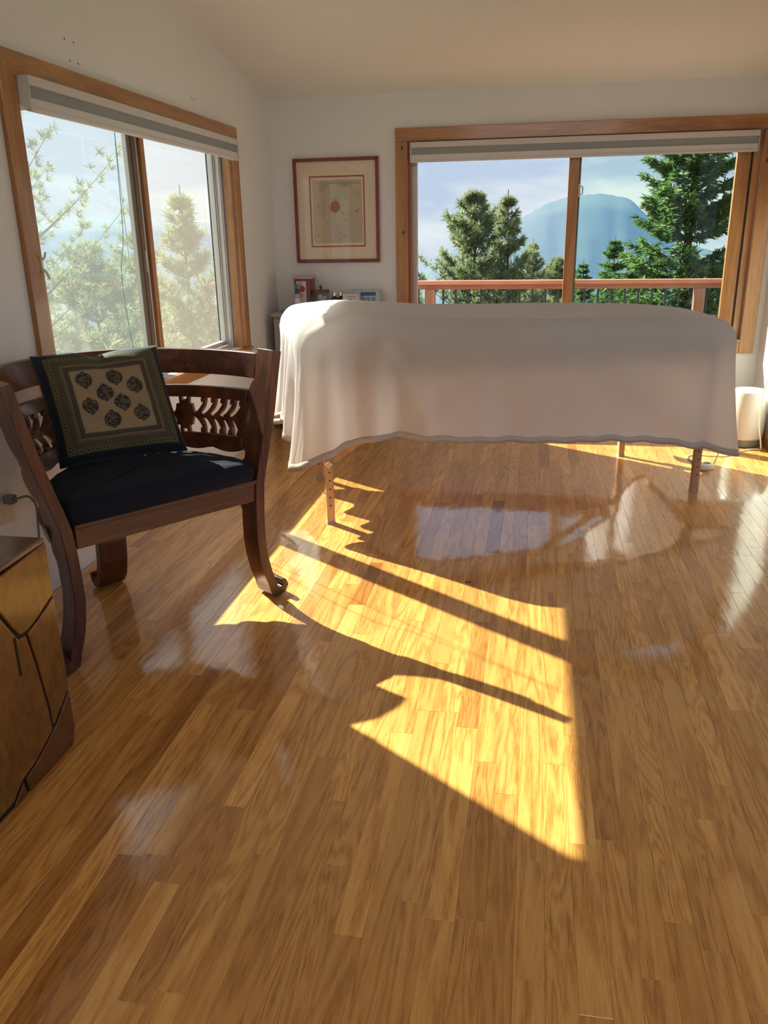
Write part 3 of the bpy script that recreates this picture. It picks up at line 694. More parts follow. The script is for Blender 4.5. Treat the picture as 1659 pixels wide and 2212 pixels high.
def pillow():
    n = 44; hw = .205; vs = []; fs = []; uvs = []
    TL, TR, BR, BL = PILLOW
    for side in (1, -1):
        for j in range(n+1):
            for i in range(n+1):
                u, v = i/n*2-1, j/n*2-1
                # pinched outline
                k = 1 - .045*(1-u*u)*abs(v)**3; k2 = 1 - .045*(1-v*v)*abs(u)**3
                uu, vv = u*k2, v*k
                a, b = (uu+1)/2, (vv+1)/2
                p = (BL*(1-a)+BR*a)*(1-b) + (TL*(1-a)+TR*a)*b
                th = .070*((1-u**4)*(1-v**4))**.55
                wr = (.007*math.sin(9*u+5*v)*math.sin(4*v-2*u) + .004*math.sin(17*v+6*u))*(1-u*u)*(1-v*v) + .016*math.exp(-((u+.06)/.10)**2)*max(0, v)**2*-1
                vs.append(p + PN*(side*th + wr*(1 if side > 0 else 0)) + Vector((0, 0, -.012*math.exp(-((u+.04)/.22)**2)*max(0, v)**3)))
                uvs.append((i/n, j/n))
    q = (n+1)**2
    for s_ in (0, 1):
        for j in range(n):
            for i in range(n):
                f = (s_*q+j*(n+1)+i, s_*q+j*(n+1)+i+1, s_*q+(j+1)*(n+1)+i+1, s_*q+(j+1)*(n+1)+i)
                fs.append(f if s_ == 0 else f[::-1])
    me = bpy.data.meshes.new('throw_pillow'); me.from_pydata([tuple(v) for v in vs], [], fs); me.update()
    uvl = me.uv_layers.new(name='UVMap')
    for lp_ in me.loops: uvl.data[lp_.index].uv = uvs[lp_.vertex_index]
    bm = bmesh.new(); bm.from_mesh(me); bmesh.ops.remove_doubles(bm, verts=bm.verts, dist=.0004); bm.to_mesh(me); bm.free()
    me.polygons.foreach_set('use_smooth', [True]*len(me.polygons))
    me.materials.append(pillow_material()); me.materials.append(NAVY)
    nf = len(me.polygons)
    for p_ in me.polygons:
        if p_.index >= nf//2: p_.material_index = 1
    o = bpy.data.objects.new('throw_pillow', me); COL.objects.link(o)
    return tag(o, 'dark square throw pillow printed with leaf motifs, leaning in the armchair', 'pillow')
PILLOW = [Vector(p) for p in ((-1.655, 2.475, .906), (-1.325, 2.744, .912), (-1.190, 2.625, .556), (-1.518, 2.342, .556))]
PN = (PILLOW[2]-PILLOW[3]).cross(PILLOW[0]-PILLOW[3]).normalized()
pillow()

# ------------------------------------------------------------------ block side table (jointed slabs of wood with dark cracks)
blk = tag(empty('block_table', (-1.45, 1.38, 0)), 'glossy wooden block side table with dark cracks, beside the armchair', 'side table')
BX0, BX1, BY0, BY1 = -1.72, -1.155, 1.10, 1.675
P2(bx('core', mat('crack_dark', (.012, .006, .003), .7), None, BX0+.006, BX1-.007, BY0+.006, BY1-.007, .002, .56), blk)
def slab(name, poly, mtl, bev=.003):      # polygon in (y,z) on the face that looks into the room
    m = MB().prism(poly, lambda a, b, t: (t, a, b), BX1-.05, BX1); return P2(m.build(name, mtl, bevel=bev), blk)
g = .004
yR, yL = BY1, BY0
slab('slab', [(yR, .572), (yR, .435), (1.60, .405), (1.555, .392), (1.525, .395), (1.50, .43), (1.47, .48), (1.455, .555)], BLOCKW)
slab('slab', [(yR, .427), (yR, .165), (1.592, .105), (1.590, .150), (1.583, .205), (1.572, .29), (1.553, .384), (1.60, .397)], BLOCKW)
slab('slab', [(1.545, .384), (1.563, .29), (1.575, .205), (1.582, .150), (1.583, .098), (1.50, .062), (1.44, .050), (1.40, .02), (yL, .02), (yL, .55), (1.447, .553), (1.462, .475), (1.492, .425), (1.515, .388)], BLOCKW)
slab('slab', [(yR, .157), (yR, .045), (yR-.02, .004), (1.46, .004), (1.455, .045), (1.52, .062), (1.60, .10)], BLOCKW2)
slab('slab', [(1.452, .004), (1.445, .043), (1.405, .012), (1.40, .004)], BLOCKW2)
P2(MB().box(BX1, BX1+.0012, 1.497, 1.505, .30, .40).build('crack', MATS['crack_dark']), blk)
P2(MB().add([(BX0, BY0, .551), (BX1, BY0, .551), (BX1, BY1, .573), (BX0, BY1, .573), (BX0, BY0, .565), (BX1-.002, BY0, .565), (BX1-.002, BY1-.002, .585), (BX0, BY1-.002, .585)],
    [(3, 2, 1, 0), (4, 5, 6, 7), (0, 1, 5, 4), (1, 2, 6, 5), (2, 3, 7, 6), (3, 0, 4, 7)]).build('top', BLOCKT, bevel=.003), blk)
P2(bx('side_slab', BLOCKW2, None, BX0, BX1-.055, BY1-.006, BY1, .004, .57), blk); P2(bx('side_slab', BLOCKW2, None, BX0, BX1-.055, BY0, BY0+.006, .004, .55), blk)

# ------------------------------------------------------------------ massage table
TA = math.radians(22.6); TC = Vector((-.157, 4.165, 0))
mt = tag(empty('massage_table', TC, TA), 'portable massage table with tan wooden legs under a white sheet', 'massage table')
LEGS = [(-.949, -.367), (-.900, .366), (.912, .364), (.938, -.362)]
def top_h(u, v):
    z = np.interp(u, [-1.10, -1.02, -.94, -.86, -.78, -.70, -.60, -.48, -.36, -.17, .1, .33, .6, .85, 1.0, 1.1], [.925, .944, .959, .967, .970, .968, .961, .950, .941, .931, .925, .922, .913, .901, .885, .865])
    return z - .038*((v-.05)/.46)**2*(1-.35*np.exp(-((u+.85)/.25)**2))
def slab_top(name, A, B, rc, zlo, inset, m_, up=0):
    """rounded pad that follows the sheet"""
    m = MB(); n = 96; out = lefty(rrect(A, B, rc, n)); vs = []; fs = []
    rings = [(1, zlo, 0), (1, zlo+.04, 0), (1, None, .10), (.985, None, .065), (.95, None, .035), (.88, None, .012), (.75, None, 0), (.5, None, 0), (.05, None, 0)]
    for r, z, dz in rings:
        for (u, v) in out:
            uu, vv = u*r, v*r
            zz = z if z is not None else float(top_h(uu, vv)) - inset - dz
            vs.append((uu, vv, zz))
    for k in range(len(rings)-1): fs += [(k*n+i, k*n+(i+1) % n, (k+1)*n+(i+1) % n, (k+1)*n+i) for i in range(n)]
    fs += [tuple(range(n-1, -1, -1)), tuple((len(rings)-1)*n+i for i in range(n))]
    return m.add(vs, fs).build(name, m_, mt, smooth='auto')
def rrect(A, B, rc, n):
    """points evenly spaced round a rounded rectangle, from the middle of the +u end, counter-clockwise"""
    segs_ = []; 
    per = 4*(A-rc)+4*(B-rc)+2*PI*rc; out = []
    def at(s):
        s %= per
        parts = [('l', (A, 0), (A, B-rc)), ('a', (A-rc, B-rc), 0), ('l', (A-rc, B), (-A+rc, B)), ('a', (-A+rc, B-rc), 90), ('l', (-A, B-rc), (-A, -B+rc)), ('a', (-A+rc, -B+rc), 180), ('l', (-A+rc, -B), (A-rc, -B)), ('a', (A-rc, -B+rc), 270), ('l', (A, -B+rc), (A, 0))]
        for p_ in parts:
            ln = math.dist(p_[1], p_[2]) if p_[0] == 'l' else PI*rc/2
            if s <= ln:
                f = s/ln
                if p_[0] == 'l': return (p_[1][0]+(p_[2][0]-p_[1][0])*f, p_[1][1]+(p_[2][1]-p_[1][1])*f)
                an = math.radians(p_[2]+90*f); return (p_[1][0]+rc*math.cos(an), p_[1][1]+rc*math.sin(an))
            s -= ln
        return (A, 0)
    return [at(per*i/n) for i in range(n)]
def lefty(pts): return [(u*1.055 if u < 0 else u*1.07, v) for u, v in pts]
pd = slab_top('padding', .985, .375, .10, .70, .022, PAD)
pd.data.materials.append(PAD_PALE)          # unseen pale top added to brighten the sheet; sides dark for its shaded band
for p_ in pd.data.polygons:
    if p_.normal.z > .75: p_.material_index = 1
MB().box(-.96, .96, -.365, .365, .655, .70).build('frame_deck', LEGW, mt, bevel=.004)
for k, (u, v) in enumerate(LEGS):
    m = MB().box(u-.018, u+.018, v-.014, v+.014, .0, .36).build('leg', LEGW, mt, bevel=.002)
    su = -1 if u < 0 else 1
    MB().box(u-.017-su*.0, u+.017, v+.016, v+.044, .22, .66).build('upper_leg', LEGW, mt, bevel=.002)
    MB().box(u-.019, u+.019, v-.015, v+.015, .0, .012).build('foot', PLAST_G, m)
    for z in (.09, .13, .17, .21, .25, .33):
        MB().cyl((u, v-.0146, z), (u, v+.0146, z), .0042, n=10).build('hole', BLACK, m)
    kn = MB(); n = 12
    kn.prism([((.016+.0035*math.cos(4*2*PI*i/n))*math.cos(2*PI*i/n), (.016+.0035*math.cos(4*2*PI*i/n))*math.sin(2*PI*i/n)) for i in range(n)], lambda a, b, t: (u-.004+a, v+t, .29+b), -.036, -.015)
    kn.build('knob', STEEL, m, bevel=.003)
    # diagonal brace up to the middle of the frame
    b0, b1 = (u+ -su*.0, v+.03, .285), (-su*.0+u-su*.62, v+.03, .66)
    dv = Vector(b1)-Vector(b0); ln = dv.length; an = math.atan2(dv.z, dv.x)
    br = MB().box(0, ln, -.012, .012, -.017, .017).build('brace', LEGW, mt, bevel=.002); br.location = b0; br.rotation_euler = (0, -an, 0)
for su, u in ((-1, -.925), (1, .925)):
    MB().box(u-.02, u+.02, -.38, .38, .60, .655).build('end_beam', LEGW, mt, bevel=.002)

# ------------------------------------------------------------------ white sheet over the table
def sheet():
    A, B, rc = 1.02, .442, .13; n = 480
    out = lefty(rrect(A, B, rc, n)); per = 4*(A-rc)+4*(B-rc)+2*PI*rc
    O = np.array(out); D = np.roll(O, -1, 0)-np.roll(O, 1, 0); D /= np.linalg.norm(D, axis=1)[:, None]; NRM = np.stack([D[:, 1], -D[:, 0]], 1)
    ang = np.arange(n)/n*per
    # hem height round the table, measured at (u, v)
    def hem(u, v, i):
        if v < -B+.10:      # front
            return np.interp(u, [-1.08, -1.0, -.93, -.86, -.74, -.55, -.1, .37, .62, .85, 1.0, 1.09], [.24, .335, .37, .392, .412, .392, .349, .326, .30, .262, .225, .165])
        if u > A-.03 and v < B-.1:       # right end
            return np.interp(v, [-.40, -.33, -.2, 0, .2, .33], [.165, .20, .27, .29, .22, .13])
        if u < -A+.10:      # left end
            return np.interp(v, [-.36, -.28, -.1, .1, .3, .4], [.24, .33, .40, .43, .36, .30])
        return np.interp(u, [-1.05, -.85, -.6, .6, .9, 1.08], [.30, .50, .59, .59, .45, .09])
    cu = np.clip(O[:, 0], -A+B, A-B)
    C0 = np.stack([cu, np.zeros(n)], 1)
    rows = []
    R_ = .088                        # shoulder radius
    ts = list(np.linspace(.06, .70, 9)) + list(np.linspace(.73, 1, 16))
    edge_len = np.linalg.norm(O-C0, axis=1)
    for t in ts:
        pnt = C0 + (O-C0)*t
        dd = edge_len*(1-t)
        z = top_h(pnt[:, 0], pnt[:, 1])
        q = np.clip(1-dd/R_, 0, 1); z = z - R_*(1-np.sqrt(np.clip(1-q*q, 0, 1)))*.9
        # soft lengthwise pull lines in the hollow behind the bump
        wr = .0036*np.sin(pnt[:, 1]*80+2.6*np.sin(pnt[:, 0]*2.0))*np.exp(-((pnt[:, 0]-.10)/.60)**2)*np.clip(t*1.2, 0, 1)*(1-q)
        wr += (.0045*np.sin(pnt[:, 1]*34+pnt[:, 0]*9+1)+.003*np.sin(pnt[:, 1]*61-pnt[:, 0]*22))*smooth(-.75, -1.0, pnt[:, 0])*t
        rows.append(np.column_stack([pnt, z+wr]))
    z0_ = rows[-1][:, 2]
    H = np.array([hem(u, v, i) for i, (u, v) in enumerate(out)])
    k = np.ones(9)/9; H = np.convolve(np.concatenate([H[-8:], H, H[:8]]), k, 'same')[8:-8]
    corner = np.zeros(n); crease = np.zeros(n)
    for (cu_, cv_, w_, fr_) in ((-1.045, -1, .17, .26), (1.06, -1, .12, .24), (1.06, 1, .15, .22), (-1.045, 1, .15, .24)):
        d_ = np.hypot(O[:, 0]-cu_*(A-.03), O[:, 1]-cv_*(B-.03)); g_ = np.exp(-(d_/w_)**2); corner += g_
        i0 = int(np.argmin(np.hypot(O[:, 0]-cu_*(A-.038), O[:, 1]-cv_*(B-.038)))); arc = (ang-ang[i0]+per/2) % per - per/2
        crease += np.exp(-(arc/.30)**2)*(np.cos(arc/fr_*2*PI)*.030 - .012*np.abs(np.sin(arc/fr_*PI)))
    nh = 34
    for j in range(1, nh+1):
        s = j/nh
        z = z0_ + (H-z0_)*s
        fl = .022*s + (.050*(O[:, 0] < 0) + .035*(O[:, 0] > 0))*corner*s**1.3                      # corners swing outward
        fold = (crease + .0060*np.sin(ang*15)+.004*np.sin(ang*27+2))*s**.9
        gat = smooth(-.35, -.75, O[:, 0])*(.026*np.sin(ang*2*PI/.185+.6+.8*s) + .005*np.sin(ang*2*PI/.083+2-1.2*s))*s**.75 + .013*np.sin(ang*2*PI/.55+1.1*s)*s + .006*np.sin(ang*2*PI/.23-1.5*s)*s
        fold = fold + gat
        # two broad pulls at the left of the long side
        for du_, wd_ in ((-.12, .028), (.22, .035)): fold += .020*np.exp(-((O[:, 0]+.70-du_*s)/(wd_+.03*s))**2)*(O[:, 1] < 0)*min(1, s*6)*(1-.6*s)
        fold += .014*np.exp(-((O[:, 0]+.93+.02*s)/.035)**2)*(O[:, 1] < 0)*math.sin(min(s*1.2, 1)*PI/2)
        fold += .010*np.exp(-((O[:, 0]-.86)/.05)**2)*(O[:, 1] < 0)*s
        off = -.006*math.sin(s*PI) + fl + fold
        rows.append(np.column_stack([O+NRM*off[:, None], z + .004*np.sin(ang*40)*s*(s > .9)]))
    V_ = np.concatenate(rows); fs = []
    for k_ in range(len(rows)-1):
        a = np.arange(n); b = (a+1) % n
        fs += np.column_stack([k_*n+a, k_*n+b, (k_+1)*n+b, (k_+1)*n+a]).tolist()
    # close the ridge
    V_ = np.concatenate([V_, np.column_stack([C0, top_h(C0[:, 0], C0[:, 1])])]); c0 = len(rows)*n
    a = np.arange(n); b = (a+1) % n; fs += np.column_stack([c0+a, c0+b, b, a]).tolist()
    m = MB(); m.v = [tuple(p) for p in V_]; m.f = [tuple(f) for f in fs]
    root = tag(empty('bed_sheet', TC + Vector((0, 0, 0)), TA), 'white cotton sheet draped over the massage table', 'sheet')
    o = m.build('fabric', SHEET, root, smooth=True)
    bm = bmesh.new(); bm.from_mesh(o.data); bmesh.ops.remove_doubles(bm, verts=bm.verts, dist=.0002); bm.to_mesh(o.data); bm.free()
    # sewn hem: a second layer along the edge
    hm = MB(); r0, r1 = rows[-3], rows[-1]
    nr = np.column_stack([NRM*.0022, np.zeros(n)])
    f0, f1 = r0+nr, r1+nr; f1 = f1 - np.array([0, 0, .002]); g0, g1 = r0-nr, r1-nr-np.array([0, 0, .002])
    vs = np.concatenate([f0, f1, g1, g0]); a = np.arange(n); b = (a+1) % n; fs = []
    for k_ in range(4): fs += np.column_stack([k_*n+a, k_*n+b, ((k_+1) % 4)*n+b, ((k_+1) % 4)*n+a]).tolist()
    hm.v = [tuple(p) for p in vs]; hm.f = [tuple(f) for f in fs]
    hm.build('hem', cloth('sheet_hem', (.60, .52, .46), .1), root, smooth=True)  # brown tint stands for backlight blocked by the double cloth
sheet()

# ------------------------------------------------------------------ framed print on the back wall
pf = tag(empty('framed_print', (-1.32, YB, 1.43)), 'red framed print with a rust coloured spot, hung on the back wall', 'picture')
fx0, fx1, fz0, fz1 = -1.612, -1.034, 1.100, 1.757
fy0, fy1 = YB-.026, YB-.001
fwid = .022
for nm, poly, in (('frame_bar', [(fx0, fz1), (fx1, fz1), (fx1-fwid, fz1-fwid), (fx0+fwid, fz1-fwid)]), ('frame_bar', [(fx0, fz0), (fx1, fz0), (fx1-fwid, fz0+fwid), (fx0+fwid, fz0+fwid)]),
                  ('frame_bar', [(fx0, fz0), (fx0, fz1), (fx0+fwid, fz1-fwid), (fx0+fwid, fz0+fwid)]), ('frame_bar', [(fx1, fz0), (fx1, fz1), (fx1-fwid, fz1-fwid), (fx1-fwid, fz0+fwid)])):
    P2(MB().prism(poly, lambda a, b, t: (a, t, b), fy0, fy1).build(nm, FRAME, bevel=.004), pf)
ax0, ax1, az0, az1 = -1.507, -1.131, 1.200, 1.648
def framepiece(name, o_, i_, yA, yB_, m_):
    (a0, a1, b0, b1), (c0, c1, e0, e1) = o_, i_
    m = MB().box(a0, c0, yA, yB_, b0, b1).box(c1, a1, yA, yB_, b0, b1).box(c0, c1, yA, yB_, b0, e0).box(c0, c1, yA, yB_, e1, b1)
    return P2(m.build(name, m_), pf)
framepiece('mat_board', (fx0+fwid, fx1-fwid, fz0+fwid, fz1-fwid), (ax0, ax1, az0, az1), YB-.012, YB-.008, MATCR)
framepiece('inner_mat', (ax0, ax1, az0, az1), (ax0+.009, ax1-.009, az0+.009, az1-.009), YB-.0115, YB-.008, REDLINE)
P2(bx('print', MATCR, None, ax0, ax1, YB-.008, YB-.004, az0, az1), pf)
px0, px1, pz0, pz1 = ax0+.022, ax1-.020, az0+.026, az1-.026
P2(bx('print_field', PAPER, None, px0, px1, YB-.0086, YB-.0079, pz0, pz1), pf)
n = 18; cx_, cz_ = -1.335, 1.456
P2(MB().prism([(cx_+(.034+.003*math.cos(3*2*PI*i/n+1))*math.cos(2*PI*i/n), cz_+(.037+.002*math.sin(2*2*PI*i/n))*math.sin(2*PI*i/n)) for i in range(n)], lambda a, b, t: (a, t, b), YB-.0092, YB-.0085).build('print_spot', RUST), pf)
m = MB()
def ln(x0, x1, z, h=.0016): m.box(x0, x1, YB-.0090, YB-.0085, z-h/2, z+h/2)
random.seed(3)
for r_, (x0, x1) in enumerate(((-1.44, -1.17), (-1.44, -1.35), (-1.30, -1.16), (-1.44, -1.37), (-1.28, -1.22), (-1.44, -1.385), (-1.44, -1.40), (-1.44, -1.405), (-1.44, -1.41))):
    z = 1.603 - (.006*r_ if r_ not in (2, 4) else .006*(r_-1))
    x = x0
    while x < x1:
        w_ = random.uniform(.006, .018); ln(x, min(x+w_, x1), z+random.uniform(-.0006, .0006)); x += w_+.004
for k in range(7):
    an = 2*PI*k/7+.3; ln(cx_+.047*math.cos(an)-.003, cx_+.047*math.cos(an)+.003, cz_+.05*math.sin(an))
P2(m.build('print_lettering', INK), pf)['kind'] = 'stuff'
m = MB()
for (ox, oz, r_, a0, a1) in ((-1.245, 1.36, .095, -2.6, .6), (-1.30, 1.37, .055, 0, 6.28), (-1.22, 1.52, .05, -1, 3), (-1.34, 1.345, .06, 3.3, 5.6)):
    m.ribbon([(ox+r_*math.cos(a0+(a1-a0)*i/30), oz+r_*math.sin(a0+(a1-a0)*i/30)) for i in range(31)], .0007, lambda a, b, t: (a, t, b), YB-.0089, YB-.0085)
for k in range(14):
    u, v = random.uniform(px0+.02, px1-.03), random.uniform(pz0+.02, pz1-.03)
    m.box(u, u+.014, YB-.0088, YB-.0085, v, v+.010)
P2(m.build('print_lines', INKL), pf)['kind'] = 'stuff'
P2(bx('pane', GLASS_P, None, fx0+fwid-.002, fx1-fwid+.002, YB-.0165, YB-.0145, fz0+fwid-.002, fz1-fwid+.002), pf)

# ------------------------------------------------------------------ low cabinet in the corner with supplies
cab = tag(empty('corner_cabinet', (-1.36, 5.46, 0)), 'grey corner cabinet mostly hidden behind the massage table', 'cabinet')
CABM = mat('cabinet_grey', (.34, .31, .29), .6)
CZ = .792
P2(bx('top', CABM, None, -1.725, -1.0, 5.30, 5.625, CZ-.025, CZ, .003), cab)
P2(bx('body', CABM, None, -1.715, -1.01, 5.325, 5.62, .06, CZ-.025, .002), cab)
for a, b_ in ((-1.705, -1.367), (-1.358, -1.02)):
    d_ = P2(bx('door', CABM, None, a, b_, 5.309, 5.325, .08, CZ-.04, .003), cab)
    P2(MB().cyl((b_-.03, 5.309, .6), (b_-.03, 5.287, .6), .011, n=12).build('knob', STEEL, smooth='auto'), d_)
for x_ in (-1.69, -1.05):
    P2(bx('foot', BLACK, None, x_-.02, x_+.02, 5.34, 5.60, 0, .06), cab)
REDP = mat('red_plastic', (.20, .022, .03), .25); LABELW = mat('label_white', (.72, .68, .68), .6); CLEARL = mat('lid_clear', (.50, .36, .36), .2)
sc = tag(empty('sharps_bin', (-1.53, 5.51, CZ)), 'red plastic sharps bin with a white label on the cabinet', 'bin')
def taper(x0, x1, y0, y1, z0, z1, k):
    cx, cy = (x0+x1)/2, (y0+y1)/2
    b = [(x0, y0), (x1, y0), (x1, y1), (x0, y1)]
    return MB().add([(cx+(x-cx)*k, cy+(y-cy)*k, z0) for x, y in b] + [(x, y, z1) for x, y in b], [(3, 2, 1, 0), (4, 5, 6, 7), (0, 1, 5, 4), (1, 2, 6, 5), (2, 3, 7, 6), (3, 0, 4, 7)])
P2(taper(-1.598, -1.478, 5.455, 5.565, CZ, 1.000, .86).build('body', REDP, bevel=.006), sc)
P2(bx('lid', CLEARL, None, -1.604, -1.472, 5.449, 5.571, 1.000, 1.016, .004), sc)
lb = P2(bx('label', LABELW, None, -1.584, -1.515, 5.4555, 5.4595, .845, .990), sc)
P2(MB().prism([(-1.540+.019*math.cos(2*PI*i/20), .937+.021*math.sin(2*PI*i/20)) for i in range(20)], lambda a, b, t: (a, t, b), 5.4535, 5.457).build('hazard_mark', mat('label_red', (.45, .06, .05), .6)), lb)
m = MB()
for k in range(6): m.box(-1.578, -1.578+random.uniform(.03, .055), 5.4545, 5.4565, .980-.006*k, .9822-.006*k)
for k in range(3): m.box(-1.560, -1.525, 5.4545, 5.4565, .905-.008*k, .9065-.008*k)
P2(m.build('label_lettering', INK), lb)['kind'] = 'stuff'
sb_ = tag(empty('spray_bottle', (-1.560, 5.40, CZ)), 'small lilac spray bottle with a teal pump on the cabinet', 'bottle')
LIL = mat('lilac_plastic', (.45, .36, .52), .25)
P2(MB().lathe((-1.560, 5.40, CZ), [(.022, 0), (.0235, .004), (.0235, .100), (.020, .112), (.012, .122)]).build('body', LIL, smooth='auto'), sb_)
P2(MB().lathe((-1.560, 5.40, CZ), [(.0245, .022), (.0245, .088)], cap=False).build('label', LABELW, smooth='auto'), sb_)
P2(MB().lathe((-1.560, 5.40, CZ), [(.0165, .120), (.0165, .142), (.010, .146), (.010, .152)]).build('collar', mat('dark_blue_plastic', (.03, .06, .12), .4), smooth='auto'), sb_)
P2(MB().lathe((-1.560, 5.40, CZ), [(.011, .150), (.011, .172), (.008, .180)]).box(-1.572, -1.555, 5.382, 5.40, CZ+.160, CZ+.172).build('pump', mat('teal_plastic', (.10, .22, .28), .4), smooth='auto'), sb_)
jr = tag(empty('storage_jar', (-1.42, 5.48, CZ)), 'glass jar of cotton balls with a dark wooden lid', 'jar')
P2(MB().lathe((-1.42, 5.48, CZ), [(.050, 0), (.053, .006), (.053, .110), (.050, .118), (.048, .118), (.0505, .108), (.0505, .008), (.0, .006)], cap=False).build('body', JARGLASS, smooth='auto'), jr)
P2(MB().lathe((-1.42, 5.48, CZ), [(.046, .118), (.059, .1185), (.059, .133), (.056, .137), (.010, .137)]).build('lid', TEAKX, smooth='auto'), jr)
P2(MB().lathe((-1.42, 5.48, CZ), [(.006, .136), (.005, .145), (.010, .153), (.009, .163), (.003, .167)], n=16).build('lid_knob', TEAKX, smooth='auto'), jr)
COT = mat('cotton', (.75, .73, .71), .95)
cm = None
for k in range(16):
    a = k*2.4; rr = .030 if k % 3 else .008
    c = (-1.42+rr*math.cos(a), 5.48+rr*math.sin(a), CZ+.024+.0048*k)
    b_ = MB().lathe(c, [(.004, -.0155), (.012, -.011), (.0165, 0), (.012, .011), (.004, .0155)], n=10)
    o = b_.build('cotton_ball', COT, smooth=True); tag(o, 'white cotton ball inside the lidded glass jar', 'cotton ball', 'cotton balls in the jar')
sj = tag(empty('small_jar', (-1.462, 5.40, CZ)), 'short clear glass jar in front of the lidded jar', 'jar')
P2(MB().lathe((-1.462, 5.40, CZ), [(.026, 0), (.028, .005), (.028, .085), (.026, .088), (.0245, .088), (.026, .084), (.026, .006), (0, .005)], cap=False).build('body', JARGLASS, smooth='auto'), sj)
P2(MB().lathe((-1.462, 5.40, CZ), [(.029, .088), (.029, .098), (.026, .100)]).build('lid', JARGLASS, smooth='auto'), sj)
DKG = mat('dark_bottle_glass', (.012, .016, .018), .12, coat=.5)
for k, x in enumerate((-1.322, -1.284)):
    bt = tag(empty('dropper_bottle', (x, 5.47+.02*k, CZ)), ('dark glass bottle with a silver cap, nearer the lidded jar' if k == 0 else 'dark glass bottle with a silver cap, nearer the white box'), 'bottle', 'dark bottles on the cabinet')
    P2(MB().lathe((x, 5.47+.02*k, CZ), [(.026, 0), (.028, .005), (.028, .070), (.022, .084), (.012, .092), (.012, .100)]).build('body', DKG, smooth='auto'), bt)
    P2(MB().lathe((x, 5.47+.02*k, CZ), [(.0165, .098), (.0165, .122), (.014, .126)]).build('cap', mat('silver_cap', (.62, .58, .50), .25, metal=.9), smooth='auto'), bt)
wb = tag(empty('white_box', (-1.20, 5.45, CZ)), 'white carton with small black print next to the dark bottles', 'box')
P2(bx('carton', mat('carton_white', (.62, .58, .55), .6), None, -1.257, -1.152, 5.42, 5.50, CZ, .906, .002), wb)
m = MB(); m.ribbon([(-1.230+.06*i/14, .888+.0025*math.sin(i*2.1)) for i in range(15)], .0013, lambda a, b, t: (a, t, b), 5.4192, 5.4202)
m.prism([(-1.205+.007*math.cos(2*PI*i/12), .869+.006*math.sin(2*PI*i/12)) for i in range(12)], lambda a, b, t: (a, t, b), 5.4192, 5.4202)
P2(m.build('carton_lettering', INK), wb)['kind'] = 'stuff'
bb = tag(empty('blue_box', (-1.12, 5.53, CZ)), 'blue and white carton behind the white box on the cabinet', 'box')
P2(bx('carton', mat('carton_pale', (.50, .54, .58), .6), None, -1.235, -1.035, 5.51, 5.60, CZ, .922, .002), bb)
P2(bx('blue_band', mat('carton_blue', (.03, .10, .26), .5), None, -1.15, -1.048, 5.5085, 5.5105, .888, .912), bb)
for k in range(3): P2(bx('printed_panel', mat('carton_teal', (.18, .28, .34), .5), None, -1.145+.034*k, -1.120+.034*k, 5.5085, 5.5105, .845, .880), bb)
P2(bx('flap', mat('carton_pale'), None, -1.046, -1.028, 5.508, 5.60, CZ, .912), bb)

# ------------------------------------------------------------------ air purifier, cords, heater control
ap = tag(empty('air_purifier', (1.318, 5.22, 0)), 'white round air purifier on the floor in the right corner', 'air purifier')
WHT = mat('appliance_white', (.78, .78, .74), .35)
P2(MB().lathe((1.318, 5.22, 0), [(.080, 0), (.092, .004), (.096, .030), (.096, .045)]).build('base', mat('appliance_grey', (.25, .25, .23), .5), smooth='auto'), ap)
P2(MB().lathe((1.318, 5.22, 0), [(.098, .047), (.106, .056), (.108, .20), (.105, .315), (.098, .338), (.086, .346)], n=40).build('body', WHT, smooth='auto'), ap)
P2(MB().lathe((1.318, 5.22, 0), [(.070, .346), (.064, .350), (.004, .350)]).build('grille', mat('appliance_grille', (.55, .56, .54), .5), smooth='auto'), ap)
pts = sag([(1.425, 5.05, .72), (1.385, 5.045, .55), (1.352, 5.04, .36), (1.348, 5.045, .20), (1.375, 5.06, .06), (1.385, 5.075, .008), (1.36, 5.085, .006), (1.312, 5.07, .005), (1.232, 4.99, .005), (1.144, 4.902, .005), (1.06, 4.90, .005), (.97, 4.915, .005), (.925, 4.84, .005), (.95, 4.74, .006), (.972, 4.66, .02)], 10)
tag(MB().tube(pts, .0042, 8).build('power_cord', PLAST_W, smooth=True), 'white power cord hanging at the right wall and curling along the floor', 'cord')
hc = tag(empty('hand_control', (.985, 4.615, 0), math.radians(35)), 'white oval hand control lying on the floor under the table', 'remote control')
m = MB(); n = 24; vs = []; fs = []
prof = [(.80, 0), (1, .008), (1, .018), (.92, .028), (.6, .034), (.05, .036)]
for r_, z in prof: vs += [(.055*r_*math.cos(2*PI*i/n), .034*r_*math.sin(2*PI*i/n), z) for i in range(n)]
for k in range(len(prof)-1): fs += [(k*n+i, k*n+(i+1) % n, (k+1)*n+(i+1) % n, (k+1)*n+i) for i in range(n)]
fs += [tuple(range(n-1, -1, -1)), tuple((len(prof)-1)*n+i for i in range(n))]
m.add(vs, fs).build('shell', WHT, hc, smooth='auto')
MB().lathe((.008, 0, .031), [(.019, 0), (.019, .005), (.016, .006)], n=20).build('display', mat('grey_display', (.10, .11, .12), .2), hc, smooth='auto')
tag(MB().tube(sag([(1.03, 4.64, .02), (1.05, 4.63, .12), (1.0, 4.58, .22), (.90, 4.47, .62)], 8), .0025, 6).build('control_cord', PLAST_G, smooth=True), 'thin grey cord from the hand control up under the table', 'cord')

